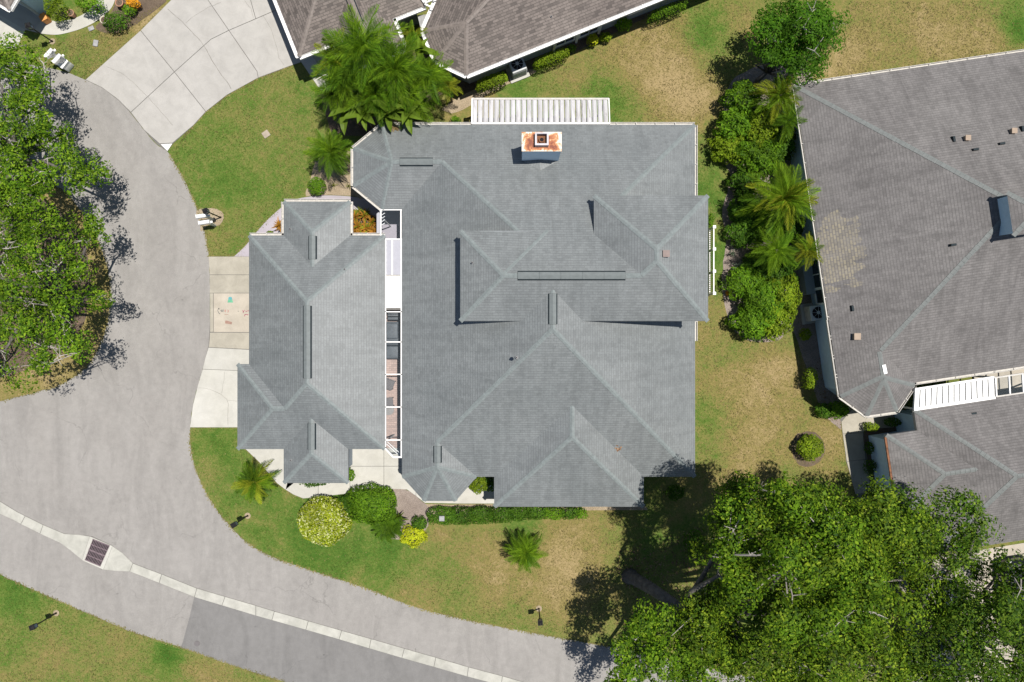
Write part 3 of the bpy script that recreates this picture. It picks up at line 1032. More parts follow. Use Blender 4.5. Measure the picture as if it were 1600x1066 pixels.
def hip_faces(poly, z0, s):
    if poly_area(poly) < 0:
        poly = poly[::-1]
    E = edges_of(poly)
    faces, lines = [], {}
    for i, (a, b, c) in enumerate(E):
        f = list(poly)
        for j, (a2, b2, c2) in enumerate(E):
            if j != i and len(f) > 2:
                f = clip(f, a - a2, b - b2, c - c2)
        if len(f) < 3:
            continue
        f3 = [(x, y, z0 + s * max(0.0, a * x + b * y + c)) for x, y in f]
        faces.append(f3)
        for k in range(len(f3)):
            p, q = f3[k], f3[(k + 1) % len(f3)]
            if max(p[2], q[2]) < z0 + 0.02:
                continue
            key = tuple(sorted([(round(p[0], 2), round(p[1], 2)), (round(q[0], 2), round(q[1], 2))]))
            if key[0] != key[1]:
                lines[key] = (Vector(p), Vector(q))
    return faces, list(lines.values())


def hip_cap(a, b, parent, mat, w=0.105, slope=0.5, piece=0.22):
    a, b = Vector(a), Vector(b)
    if a.z > b.z:
        a, b = b, a
    d = b - a
    Ln = d.length
    if Ln < 0.15:
        return
    t = d.normalized()
    hz = Vector((t.x, t.y, 0)).normalized()
    sd = Vector((-hz.y, hz.x, 0))
    ridge = abs(t.z) < 0.02
    g = slope if ridge else slope * 0.72
    n = max(1, int(Ln / piece))
    mb = MB()
    r = random.Random(int(Ln * 1000))
    for i in range(n):
        p = a + d * (i / n)
        q = a + d * min(1.0, (i + 1.12) / n)
        wj = w * r.uniform(0.93, 1.07)
        lp, lq = 0.022, 0.012
        up = Vector((0, 0, 1))
        vs = [p + up * lp - sd * wj - up * (g * wj), p + up * lp, p + up * lp + sd * wj - up * (g * wj),
              q + up * lq - sd * wj - up * (g * wj), q + up * lq, q + up * lq + sd * wj - up * (g * wj)]
        mb.add(vs, [(0, 1, 4, 3), (1, 2, 5, 4)])
    o = mb.build('hip_cap' if not ridge else 'ridge_cap', mat, parent)
    for f in o.data.polygons:
        pass
    return o


def ridge_vent(a, b, parent, mats, w=0.15, slope=0.5, h=0.05):
    a, b = Vector(a), Vector(b)
    t = (b - a).normalized()
    sd = Vector((-t.y, t.x, 0)) * w
    up = Vector((0, 0, 1))
    mb = MB()
    drop = slope * w
    L_ = (b - a).length
    n = max(1, round(L_ / 0.9))
    for i in range(n):
        p = a.lerp(b, i / n) + t * 0.004
        q = a.lerp(b, (i + 1) / n) - t * 0.004
        c0, c1 = p + up * h, q + up * h
        l0, l1 = p + sd + up * (h - drop), q + sd + up * (h - drop)
        r0, r1 = p - sd + up * (h - drop), q - sd + up * (h - drop)
        mb.add([c0, c1, l0, l1, r0, r1], [(0, 2, 3, 1), (0, 1, 5, 4)], 0)
    k = sd.normalized() * 0.055
    for s in (1, -1):
        e0, e1 = a + sd * s + up * (h - drop - 0.005), b + sd * s + up * (h - drop - 0.005)
        f0, f1 = a + sd * s + k * s + up * (0.012 - drop - slope * .075), b + sd * s + k * s + up * (0.012 - drop - slope * .075)
        mb.add([e0, e1, f1, f0], [(0, 1, 2, 3)] if s > 0 else [(3, 2, 1, 0)], 1)
    for e, dd in ((a, -1), (b, 1)):
        mb.add([e + up * h, e + sd + up * (h - drop), e - sd + up * (h - drop), e + sd - up * drop, e - sd - up * drop], [(0, 1, 3, 4, 2)], 1)
    return mb.build('ridge_vent', mats, parent)


def inset_poly(poly, d):
    if poly_area(poly) < 0:
        poly = poly[::-1]
    n = len(poly)
    out = []
    for i in range(n):
        p0, p1, p2 = Vector(poly[i - 1]), Vector(poly[i]), Vector(poly[(i + 1) % n])
        e1, e2 = (p1 - p0).normalized(), (p2 - p1).normalized()
        n1, n2 = Vector((-e1.y, e1.x)), Vector((-e2.y, e2.x))
        b = n1 + n2
        dd = b.dot(n1)
        out.append(p1 + b * (d / max(dd, 0.2)))
    return [(p.x, p.y) for p in out]


def eave_trim(a, b, z, parent, mat, out, drop=0.17, gutter=None, gw=0.105):
    """fascia board under one eave, with a gutter hung on it where there is one"""
    a, b = Vector((a[0], a[1], z)), Vector((b[0], b[1], z))
    o2 = Vector((out[0], out[1], 0)).normalized()
    t = (b - a).normalized()
    mb = MB()
    mb.bar(a - o2 * 0.02 - Vector((0, 0, drop / 2 + .012)), b - o2 * 0.02 - Vector((0, 0, drop / 2 + .012)), 0.03, drop)
    r = mb.build('fascia', mat, parent)
    if gutter is not None:
        m2 = MB()
        z1 = z - 0.018
        i0, i1 = a + o2 * 0.004, b + o2 * 0.004
        for (o_a, o_b, w_, h_, zc) in ((0.004, gw, gw, 0.012, z1 - 0.10), (gw, gw, 0.022, 0.11, z1 - 0.05), (0.004, 0.004, 0.012, 0.10, z1 - 0.055)):
            off = o2 * ((o_a + o_b) / 2 + (0.012 if o_a == o_b == gw else 0))
            p, q = Vector((a.x, a.y, zc)) + off, Vector((b.x, b.y, zc)) + off
            m2.bar(p, q, w_, h_)
        k = int((b - a).length / 0.95)
        for j in range(1, k + 1):
            p = a.lerp(b, j / (k + 1))
            m2.bar(Vector((p.x, p.y, z1 - .004)) - o2 * .02, Vector((p.x, p.y, z1 - .004)) + o2 * (gw + .02), 0.03, 0.012)
        m2.build('gutter', gutter, parent)
    return r


def soffit(poly, z, parent, mat=None):
    vs = [(x, y, z) for x, y in poly]
    return mk('soffit', vs, [tuple(range(len(vs)))], mat or M_soff, parent)


def walls(poly, z0, z1, parent, mat, name='wall'):
    mb = MB()
    if poly_area(poly) < 0:
        poly = poly[::-1]
    mb.prism(poly, z0, z1, caps=False)
    return mb.build(name, mat, parent)


ROOFS = {}


def roof_at(faces, px, py):
    """where the line of sight of the survey sketch meets a roof"""
    o = Vector((0, 0, H))
    d = (P(px, py) - o).normalized()
    best = None
    for fc in faces:
        p = [Vector(q) for q in fc]
        n = (p[1] - p[0]).cross(p[2] - p[0])
        if n.length < 1e-9:
            continue
        n.normalize()
        if n.z < 0:
            n = -n
        dn = d.dot(n)
        if abs(dn) < 1e-6:
            continue
        t = (p[0] - o).dot(n) / dn
        h = o + d * t
        ins = True
        sg = 0
        for i in range(len(p)):
            a, b = p[i], p[(i + 1) % len(p)]
            cr = (b.x - a.x) * (h.y - a.y) - (b.y - a.y) * (h.x - a.x)
            if abs(cr) < 1e-9:
                continue
            if sg == 0:
                sg = 1 if cr > 0 else -1
            elif (cr > 0) != (sg > 0):
                ins = False
                break
        if ins and (best is None or h.z > best[0].z):
            best = (h, n)
    return best


def box_vent(faces, px, py, parent, mat=M_tan, w=0.28, h=0.14):
    r = roof_at(faces, px, py)
    if r is None:
        return
    p, n = r
    mb = MB()
    mb.box(p + Vector((0, 0, h / 2 - 0.02)), (w, w, h + 0.06), taper=0.9)
    mb.box(p + Vector((0, 0, h + 0.035)), (w * 1.12, w * 1.12, 0.03))
    return mb.build('roof_vent', mat, parent)


def pipe_vent(faces, px, py, parent, r_=0.05, h=0.26, mat=None):
    r = roof_at(faces, px, py)
    if r is None:
        return
    p, n = r
    mb = MB()
    mb.cyl(p - Vector((0, 0, .08)), r_ * 2.2, 0.10, 10, 0, r_ * 1.3)
    mb.cyl(p, r_, h, 10, 0)
    mb.cyl(p + Vector((0, 0, h - 0.005)), r_ * 0.75, 0.008, 10, 1)
    return mb.build('pipe_vent', [mat or M_stone, M_pit], parent)


def turtle_vent(faces, px, py, parent, ang=0.0):
    r = roof_at(faces, px, py)
    if r is None:
        return
    p, n = r
    mb = MB()
    mb.box(p + Vector((0, 0, 0.05)), (0.12, 0.30, 0.13), ang, 0, 0.8)
    return mb.build('louver_vent', M_dark, parent)


# =================================================================== MAIN HOUSE
ZE = 2.70
K = 0.5
house = thing('house', (1.5, 0.5, 0.0), 'large grey shingled house with a rusty topped chimney and stepped upper roofs', 'house')
ZR = 6.511


def q3(x, y, z):
    return (x, y, z)


A_ = (-0.358, 2.7975, ZR)
main_faces = [
    # north
    [(-6.26, 10.42, ZE), (8.82, 10.42, ZE), (4.40, 6.0, 4.91), (5.532, 2.7975, ZR), A_, (1.60, 4.86, 5.48), (0.62, 4.5, 5.66), (-3.265, 8.385, 3.7175), (-5.615, 8.385, 3.7175)],
    # west
    [(-5.30, 6.35, ZE), (-3.265, 8.385, 3.7175), (0.62, 4.5, 5.66), (1.76, 2.6, 6.23), (1.76, 0.52, 6.23), (-3.5, -4.74, 3.6), (-3.5, -5.91, 3.6), (-5.30, -6.54, ZE)],
    # east
    [(8.82, -6.54, ZE), (8.82, 10.42, ZE), (4.40, 6.0, 4.91), (1.76, 2.6, 6.23), (1.76, 0.52, 6.23)],
    # south
    [(-1.70, -6.54, ZE), (8.82, -6.54, ZE), (1.76, 0.52, 6.23), (-3.5, -4.74, 3.6)],
    # north-west bay
    [(-7.65, 9.28, ZE), (-6.26, 10.42, ZE), (-5.615, 8.385, 3.7175)],
    [(-7.65, 7.49, ZE), (-7.65, 9.28, ZE), (-5.615, 8.385, 3.7175)],
    [(-6.26, 6.35, ZE), (-7.65, 7.49, ZE), (-5.615, 8.385, 3.7175)],
    [(-5.30, 6.35, ZE), (-6.26, 6.35, ZE), (-5.615, 8.385, 3.7175), (-3.265, 8.385, 3.7175)],
    # south-west bay
    [(-5.30, -6.54, ZE), (-4.255, -7.71, ZE), (-3.5, -5.91, 3.6)],
    [(-4.255, -7.71, ZE), (-2.71, -7.71, ZE), (-3.5, -5.91, 3.6)],
    [(-2.71, -7.71, ZE), (-1.70, -6.54, ZE), (-3.5, -5.91, 3.6)],
    [(-1.70, -6.54, ZE), (-3.5, -4.74, 3.6), (-3.5, -5.91, 3.6)],
]
roof = roof_mesh('roof', main_faces, M_roof, house)
se_faces, se_lines = hip_faces([(-0.86, -7.985), (6.35, -7.985), (6.35, 1.0), (-0.86, 1.0)], ZE, K)
sub = roof_mesh('wing_roof', [f for f in se_faces if max(p[1] for p in f) < 0.99 or min(p[1] for p in f) < -3.5], M_roof, house)
# trim the wing roof to the part outside the main roof
ZU = 5.55
up_faces = [
    [(-2.28, 0.875, ZU), (8.64, 0.875, ZU), (6.125, 3.39, 6.8075), (5.532, 2.7975, ZR), A_],
    [(-2.28, 4.86, ZU), (-2.28, 0.875, ZU), A_],
    [(1.60, 4.86, 5.482), (-2.28, 4.86, ZU), A_],
    [(8.64, 6.41, ZU), (3.61, 6.41, ZU), (6.125, 3.895, 6.8075)],
    [(8.64, 0.875, ZU), (8.64, 6.41, ZU), (6.125, 3.895, 6.8075), (6.125, 3.39, 6.8075)],
    [(3.61, 6.41, ZU), (3.61, 4.72, ZU), (5.532, 2.7975, ZR), (6.125, 3.39, 6.8075), (6.125, 3.895, 6.8075)],
]
uroof = roof_mesh('upper_roof', up_faces, M_roof, house)
allm = main_faces + se_faces + up_faces
for a, b in [((8.82, 10.42, ZE), (4.4, 6.0, 4.91)), ((-3.265, 8.385, 3.7175), (0.3, 4.82, 5.50)), ((8.82, -6.54, ZE), (1.76, 0.52, 6.23)), ((-3.5, -4.74, 3.6), (1.76, 0.52, 6.23)),
             ((-7.65, 9.28, ZE), (-5.615, 8.385, 3.7175)), ((-7.65, 7.49, ZE), (-5.615, 8.385, 3.7175)), ((-6.26, 10.42, ZE), (-5.615, 8.385, 3.7175)), ((-6.26, 6.35, ZE), (-5.615, 8.385, 3.7175)),
             ((-5.615, 8.385, 3.7175), (-3.265, 8.385, 3.7175)), ((-5.30, -6.54, ZE), (-3.5, -5.91, 3.6)), ((-4.255, -7.71, ZE), (-3.5, -5.91, 3.6)), ((-2.71, -7.71, ZE), (-3.5, -5.91, 3.6)), ((-1.70, -6.54, ZE), (-3.5, -5.91, 3.6)),
             ((-3.5, -5.91, 3.6), (-3.5, -4.74, 3.6)), ((1.76, 0.52, 6.23), (1.76, 2.2, 6.23))]:
    hip_cap(a, b, roof, M_cap)
for a, b in [((-0.86, -7.985, ZE), (2.745, -4.38, 4.5025)), ((6.35, -7.985, ZE), (2.745, -4.38, 4.5025)), ((2.745, -4.38, 4.5025), (2.745, -2.95, 4.5025))]:
    hip_cap(a, b, sub, M_cap)
for a, b in [((-2.28, 0.875, ZU), A_), ((-2.28, 4.86, ZU), A_), ((1.60, 4.86, 5.49), A_), (A_, (5.532, 2.7975, ZR)), ((5.532, 2.7975, ZR), (6.125, 3.39, 6.8075)), ((8.64, 0.875, ZU), (6.125, 3.39, 6.8075)),
             ((8.64, 6.41, ZU), (6.125, 3.895, 6.8075)), ((3.61, 6.41, ZU), (6.125, 3.895, 6.8075)), ((6.125, 3.39, 6.8075), (6.125, 3.895, 6.8075))]:
    hip_cap(a, b, uroof, M_cap)
VM = [M_vent, M_dark]
ridge_vent((0.24, 2.7975, ZR), (4.85, 2.7975, ZR), uroof, VM)
ridge_vent((1.76, 0.72, 6.23), (1.76, 2.05, 6.23), roof, VM)
ridge_vent((-5.25, 8.385, 3.7175), (-3.70, 8.385, 3.7175), roof, VM)
ridge_vent((-3.5, -5.72, 3.6), (-3.5, -4.93, 3.6), roof, VM)
# eaves
G_ = M_gutterp
for a, b, o_, g_ in [((-6.26, 10.42), (8.82, 10.42), (0, 1), G_), ((8.82, 10.42), (8.82, 0.0), (1, 0), G_), ((8.82, 0.0), (8.82, -6.54), (1, 0), None), ((8.82, -6.54), (6.30, -6.54), (0, -1), None),
                     ((-7.65, 9.28), (-6.26, 10.42), (-1, 1.2), G_), ((-7.65, 7.49), (-7.65, 9.28), (-1, 0), G_), ((-6.26, 6.35), (-7.65, 7.49), (-1, -1.2), G_),
                     ((-5.30, 6.35), (-6.26, 6.35), (0, -1), None), ((-5.30, -6.54), (-5.30, 6.35), (-1, 0), None), ((-4.255, -7.71), (-5.30, -6.54), (-1, -.9), None), ((-2.71, -7.71), (-4.255, -7.71), (0, -1), None),
                     ((-1.70, -6.54), (-2.71, -7.71), (1, -.9), None), ((-0.9, -6.54), (-1.70, -6.54), (0, -1), None)]:
    eave_trim(a, b, ZE, roof, M_fascg if g_ is None else M_white, o_, 0.17, g_)
for a, b, o_ in [((-0.86, -7.985), (6.35, -7.985), (0, -1)), ((6.35, -7.985), (6.35, -6.5), (1, 0)), ((-0.86, -6.5), (-0.86, -7.985), (-1, 0))]:
    eave_trim(a, b, ZE, sub, M_fascg, o_, 0.17)
for a, b, o_ in [((-2.28, 4.86), (-2.28, .875), (-1, 0)), ((-2.28, .875), (8.64, .875), (0, -1)), ((8.64, .875), (8.64, 6.41), (1, 0)), ((8.64, 6.41), (3.61, 6.41), (0, 1)), ((3.61, 6.41), (3.61, 4.9), (-1, 0)), ((0.9, 4.86), (-2.28, 4.86), (0, 1))]:
    eave_trim(a, b, ZU, uroof, M_fascg, o_, 0.16)
# walls
walls([(-4.85, -6.1), (8.4, -6.1), (8.4, 10.0), (-4.85, 10.0)], 0, ZE + 0.05, house, M_wallm)
walls([(-7.1, 7.70), (-6.02, 6.85), (-4.0, 6.85), (-4.0, 9.95), (-6.0, 9.95), (-7.1, 9.05)], 0, ZE + 0.05, house, M_wallm, 'bay_wall')
walls([(-4.86, -6.3), (-4.05, -7.25), (-2.92, -7.25), (-2.15, -6.3), (-2.15, -5), (-4.86, -5)], 0, ZE + .05, house, M_wallm, 'bay_wall')
walls([(-0.4, -7.55), (5.9, -7.55), (5.9, -5), (-0.4, -5)], 0, ZE + .05, house, M_walln, 'wing_wall')
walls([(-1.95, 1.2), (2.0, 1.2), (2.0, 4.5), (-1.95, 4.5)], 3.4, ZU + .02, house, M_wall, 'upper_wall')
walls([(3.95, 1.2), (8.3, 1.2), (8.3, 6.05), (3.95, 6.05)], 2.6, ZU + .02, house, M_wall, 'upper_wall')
soffit([(-5.28, -6.5), (8.8, -6.5), (8.8, 10.4), (-5.28, 10.4)], ZE - .19, roof)
soffit([(-7.6, 7.5), (-6.26, 6.4), (-5.2, 6.4), (-5.2, 10.38), (-6.26, 10.38), (-7.6, 9.25)], ZE - .195, roof)
soffit([(-5.25, -6.5), (-4.24, -7.66), (-2.73, -7.66), (-1.75, -6.5)], ZE - .195, roof)
soffit([(-.82, -7.93), (6.3, -7.93), (6.3, -6.4), (-.82, -6.4)], ZE - .195, sub)
soffit([(-2.26, .9), (8.6, .9), (8.6, 6.38), (3.65, 6.38), (3.65, 4.84), (-2.26, 4.84)], ZU - .18, uroof)


def window(parent, c, w, h, ang, name='window', mat=M_wing, bars=1):
    """a framed window lying in a wall plane; ang = facing direction"""
    n = Vector((math.cos(ang), math.sin(ang), 0))
    t = Vector((-n.y, n.x, 0))
    c = Vector(c)
    g = MB().bar(c - t * w / 2 + n * .02, c + t * w / 2 + n * .02, 0.02, h - .04).build(name, mat, parent)
    mb = MB()
    for s in (-1, 1):
        mb.bar(c + t * (s * w / 2) + Vector((0, 0, -h / 2)) + n * .03, c + t * (s * w / 2) + Vector((0, 0, h / 2)) + n * .03, .08, .08)
        mb.bar(c - t * (w / 2 + .04) + Vector((0, 0, s * h / 2)) + n * .032, c + t * (w / 2 + .04) + Vector((0, 0, s * h / 2)) + n * .032, .085, .085)
    for k in range(bars):
        x = (k + 1) / (bars + 1) - .5
        mb.bar(c + t * (x * w) + Vector((0, 0, -h / 2)) + n * .034, c + t * (x * w) + Vector((0, 0, h / 2)) + n * .034, .045, .045)
    mb.build('window_frame', M_winf, g)
    return g


window(house, (-6.56, 7.275, 1.4), 1.0, 1.5, math.atan2(-1.08, -.85))
window(house, (-3.48, -7.25, 1.4), 0.9, 1.4, -math.pi / 2)
window(house, (2.7, -7.55, 1.4), 1.8, 1.3, -math.pi / 2, bars=2)
window(house, (8.4, 3.0, 1.4), 1.8, 1.4, 0.0, bars=2)
window(house, (-0.4, -6.9, 1.1), 0.9, 2.0, math.pi, bars=0)
# chimney
ch = MB()
cx0, cx1, cy0, cy1, cz = 0.46, 2.17, 8.42, 9.22, 5.36
ch.prism([(cx0, cy0), (cx1, cy0), (cx1, cy1), (cx0, cy1)], 2.9, cz)
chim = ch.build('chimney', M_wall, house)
mb = MB().box(((cx0 + cx1) / 2, (cy0 + cy1) / 2, cz + .035), (cx1 - cx0 + .06, cy1 - cy0 + .06, .065))
mb.build('chimney_cap', M_rust, chim)
fx, fy = 1.31, 8.87
mb = MB()
for s in ((fx - .30, fy - .28, fx + .30, fy - .20), (fx - .30, fy + .22, fx + .30, fy + .28), (fx - .30, fy - .20, fx - .22, fy + .22), (fx + .22, fy - .20, fx + .30, fy + .22)):
    mb.box(((s[0] + s[2]) / 2, (s[1] + s[3]) / 2, cz + .20), (s[2] - s[0], s[3] - s[1], .27))
mb.build('flue_box', M_flue, chim)
mk('flue_floor', [(fx - .22, fy - .2, cz + .074), (fx + .22, fy - .2, cz + .074), (fx + .22, fy + .22, cz + .074), (fx - .22, fy + .22, cz + .074)], [(0, 1, 2, 3)], M_rustd, chim)
MB().cyl((fx, fy, cz + .075), .13, .12, 14, 0).cyl((fx, fy, cz + .195), .085, .006, 14, 1).build('flue_pipe', [M_rustd, M_pit], chim)
# saddle behind the chimney
sx, sy = 1.31, 8.42
b0, b1, tp = (cx0, 8.42, 3.705), (cx1, 8.42, 3.705), (sx, 8.42, 3.93)
nb = (sx, 7.90, 2.7 + .5 * (10.42 - 7.90) + .01)
roof_mesh('chimney_saddle', [[b0, tp, nb], [tp, b1, nb]], M_roof, house)
# small roof fittings
box_vent(allm, 694, 609, roof, M_tan, .27)
box_vent(allm, 1040, 397, uroof, M_pink, .26, .10)
box_vent(allm, 684, 223, roof, M_pink, .26, .10)
for px, py, par in ((739, 308, roof), (738, 411, uroof), (892, 457, uroof), (733, 612, roof), (807, 559, roof)):
    pipe_vent(allm, px, py, par, .04, .2)
r_ = roof_at(allm, 966, 701)
lit = MB()
rr = random.Random(4)
for k in range(26):
    p = roof_at(allm, 966 + rr.gauss(0, 2.6), 701 + rr.gauss(0, 2.2))[0]
    lit.box(p + Vector((0, 0, .02)), (rr.uniform(.04, .1), rr.uniform(.03, .06), .01), rr.uniform(0, 3))
lo_ = lit.build('dry_leaves', L_litter)
tag(lo_, 'small heap of dry brown leaves caught in the roof valley', 'leaves', kind='stuff')

# patio cover of white ribbed panels on the north side
zp = 2.55
pc0, pc1 = P(738, 196, zp), P(951, 196, zp)
yN = P(738, 157, 2.3).y
patio = thing('patio_cover', ((pc0.x + pc1.x) / 2, (pc0.y + yN) / 2, 0), 'weathered white ribbed metal patio cover on the north side of the grey house', 'patio cover')
npan = 25
y0_, y1_ = pc0.y + .02, yN
for i in range(npan):
    xa = pc0.x + (pc1.x - pc0.x) * i / npan
    xb = pc0.x + (pc1.x - pc0.x) * (i + 1) / npan
    za, zb = 2.66, 2.36
    w_ = xb - xa
    prof = [(0.005, 0.0), (0.035, 0.0), (0.045, 0.055), (0.075, 0.055), (0.085, 0.006), (w_ - .034, 0.0), (w_ - .032, -.05)]
    vs = [(xa + u, y0_, za + h) for u, h in prof] + [(xa + u, y1_, zb + h) for u, h in prof]
    n = len(prof)
    fs = [(k, k + 1, n + k + 1, n + k) for k in range(n - 1)]
    mk('roof_panel', vs, fs, M_panel, patio)
mb = MB()
mb.bar((pc0.x - .04, y1_ + .05, 2.33), (pc1.x + .04, y1_ + .05, 2.33), .09, .12)
mb.build('front_beam', M_gutterp, patio)
for x in (pc0.x - .02, pc1.x + .03):
    MB().bar((x, y0_, 2.66), (x, y1_ + .05, 2.37), .05, .11).build('side_beam', M_white, patio)
MB().bar((pc0.x, y0_ + .015, 2.72), (pc1.x, y0_ + .015, 2.72), .07, .03).build('flashing', M_white, patio)
for x in np.linspace(pc0.x + .1, pc1.x - .1, 4):
    MB().bar((x, y1_ + .04, 0), (x, y1_ + .04, 2.28), .09, .09).build('post', M_white, patio)

# ------------------------------------------------------------------ garage wing
gar = thing('garage', (-9.4, 0, 0), 'grey shingled hip roofed garage wing beside the driveway with the chalk drawings', 'garage')
gz = 3.725
g_faces = [
    [(-13.23, -5.21, ZE), (-6.135, -5.21, ZE), (-9.40, -1.945, 4.3325), (-10.615, -3.16, gz), (-11.18, -3.16, gz)],
    [(-13.23, -1.11, ZE), (-13.23, -5.21, ZE), (-11.18, -3.16, gz)],
    [(-12.67, -1.11, ZE), (-13.23, -1.11, ZE), (-11.18, -3.16, gz), (-10.615, -3.16, gz)],
    [(-12.67, 5.0875, ZE), (-12.67, -1.11, ZE), (-10.615, -3.16, gz), (-9.40, -1.945, 4.3325), (-9.40, 1.82, 4.3325)],
    [(-6.135, -5.21, ZE), (-6.135, 5.0875, ZE), (-9.40, 1.82, 4.3325), (-9.40, -1.945, 4.3325)],
    [(-6.135, 5.0875, ZE), (-12.67, 5.0875, ZE), (-9.40, 1.82, 4.3325)],
]
groof = roof_mesh('roof', g_faces, M_roof, gar)
nb_f = [[(-7.80, 6.72, ZE), (-11.0, 6.72, ZE), (-9.4, 5.12, 3.5)], [(-11.0, 6.72, ZE), (-11.0, 5.0875, ZE), (-9.4, 3.4875, 3.5), (-9.4, 5.12, 3.5)], [(-7.8, 5.0875, ZE), (-7.8, 6.72, ZE), (-9.4, 5.12, 3.5), (-9.4, 3.4875, 3.5)]]
sb_f = [[(-11.0, -6.845, ZE), (-7.89, -6.845, ZE), (-9.445, -5.29, 3.4775)], [(-11.0, -5.21, ZE), (-11.0, -6.845, ZE), (-9.445, -5.29, 3.4775), (-9.445, -3.655, 3.4775)], [(-7.89, -6.845, ZE), (-7.89, -5.21, ZE), (-9.445, -3.655, 3.4775), (-9.445, -5.29, 3.4775)]]
gnr = roof_mesh('gable_roof', nb_f, M_roof, gar)
gsr = roof_mesh('gable_roof', sb_f, M_roof, gar)
gall = g_faces + nb_f + sb_f
for a, b in [((-13.23, -5.21, ZE), (-11.18, -3.16, gz)), ((-13.23, -1.11, ZE), (-11.18, -3.16, gz)), ((-11.18, -3.16, gz), (-10.615, -3.16, gz)), ((-10.615, -3.16, gz), (-9.4, -1.945, 4.3325)), ((-6.135, -5.21, ZE), (-9.4, -1.945, 4.3325)),
             ((-12.67, 5.0875, ZE), (-9.4, 1.82, 4.3325)), ((-6.135, 5.0875, ZE), (-9.4, 1.82, 4.3325)), ((-9.4, -1.945, 4.3325), (-9.4, 1.82, 4.3325))]:
    hip_cap(a, b, groof, M_cap)
for a, b in [((-7.8, 6.72, ZE), (-9.4, 5.12, 3.5)), ((-11.0, 6.72, ZE), (-9.4, 5.12, 3.5)), ((-9.4, 5.12, 3.5), (-9.4, 3.4875, 3.5))]:
    hip_cap(a, b, gnr, M_cap)
for a, b in [((-11.0, -6.845, ZE), (-9.445, -5.29, 3.4775)), ((-7.89, -6.845, ZE), (-9.445, -5.29, 3.4775)), ((-9.445, -5.29, 3.4775), (-9.445, -3.655, 3.4775))]:
    hip_cap(a, b, gsr, M_cap)
ridge_vent((-9.4, -1.72, 4.3325), (-9.4, 1.62, 4.3325), groof, VM)
ridge_vent((-9.4, 3.85, 3.5), (-9.4, 4.95, 3.5), gnr, VM)
ridge_vent((-9.445, -5.12, 3.4775), (-9.445, -3.88, 3.4775), gsr, VM)
for a, b, o_, g_ in [((-12.67, 5.0875), (-11.0, 5.0875), (0, 1), G_), ((-7.8, 5.0875), (-6.135, 5.0875), (0, 1), G_), ((-12.67, -1.11), (-12.67, 5.0875), (-1, 0), None), ((-13.23, -1.11), (-12.67, -1.11), (0, 1), None),
                     ((-13.23, -5.21), (-13.23, -1.11), (-1, 0), None), ((-11.0, -5.21), (-13.23, -5.21), (0, -1), None), ((-6.135, -5.21), (-7.89, -5.21), (0, -1), None), ((-6.135, 5.0875), (-6.135, -5.21), (1, 0), None)]:
    eave_trim(a, b, ZE, groof, M_fascg if g_ is None else M_white, o_, .17, g_)
for a, b, o_, g_ in [((-11.0, 6.72), (-7.8, 6.72), (0, 1), G_), ((-11.0, 5.1), (-11.0, 6.72), (-1, 0), G_), ((-7.8, 6.72), (-7.8, 5.1), (1, 0), G_)]:
    eave_trim(a, b, ZE, gnr, M_white, o_, .17, g_)
for a, b, o_ in [((-7.89, -6.845), (-11.0, -6.845), (0, -1)), ((-11.0, -6.845), (-11.0, -5.22), (-1, 0)), ((-7.89, -5.22), (-7.89, -6.845), (1, 0))]:
    eave_trim(a, b, ZE, gsr, M_fascg, o_, .17)
walls([(-12.2, -1.0), (-12.2, 4.65), (-6.55, 4.65), (-6.55, -4.8), (-12.75, -4.8), (-12.75, -1.55), (-12.2, -1.55)], 0, ZE + .03, gar, M_wallm)
walls([(-10.6, 4.5), (-8.2, 4.5), (-8.2, 6.3), (-10.6, 6.3)], 0, ZE + .03, gar, M_wallm, 'gable_wall')
walls([(-10.6, -6.42), (-8.3, -6.42), (-8.3, -4.6), (-10.6, -4.6)], 0, ZE + .03, gar, M_walln, 'gable_wall')
soffit([(-13.2, -5.18), (-6.16, -5.18), (-6.16, 5.05), (-12.64, 5.05), (-12.64, -1.12), (-13.2, -1.12)], ZE - .19, groof)
soffit([(-10.97, 5.0), (-7.83, 5.0), (-7.83, 6.69), (-10.97, 6.69)], ZE - .195, gnr)
soffit([(-10.97, -6.82), (-7.92, -6.82), (-7.92, -5.1), (-10.97, -5.1)], ZE - .195, gsr)
for px, py, par in ((454, 358, gnr), (455, 719, gsr), (539, 421, groof)):
    pipe_vent(gall, px, py, par, .035, .14)
MB().box((-12.23, 2.3, 1.1), (.06, 4.4, 2.2)).build('garage_door', M_white, gar)
MB().box((-12.79, -3.2, 1.1), (.06, 2.6, 2.2)).build('garage_door', M_white, gar)

# ------------------------------------------------------------------ glazed breezeway between garage and house
zb_ = 2.62
bw = thing('breezeway_roof', (-5.72, 0, 0), 'narrow white framed breezeway roof of glass and white panels between garage and house', 'glass roof')


def bp(px, py, z=zb_):
    return P(px, py, z)


def bbar(a, b, w=.07, h=.09, name='frame_bar', mat=M_white, z=zb_):
    return MB().bar(bp(*a, z), bp(*b, z), w, h).build(name, mat, bw)


def bpane(pts, mat, name='pane', z=zb_ - .01, th=.012):
    q = [bp(*p, z) for p in pts]
    if poly_area([(p.x, p.y) for p in q]) < 0:
        q = q[::-1]
    return MB().prism([(p.x, p.y) for p in q], z - th, z).build(name, mat, bw)


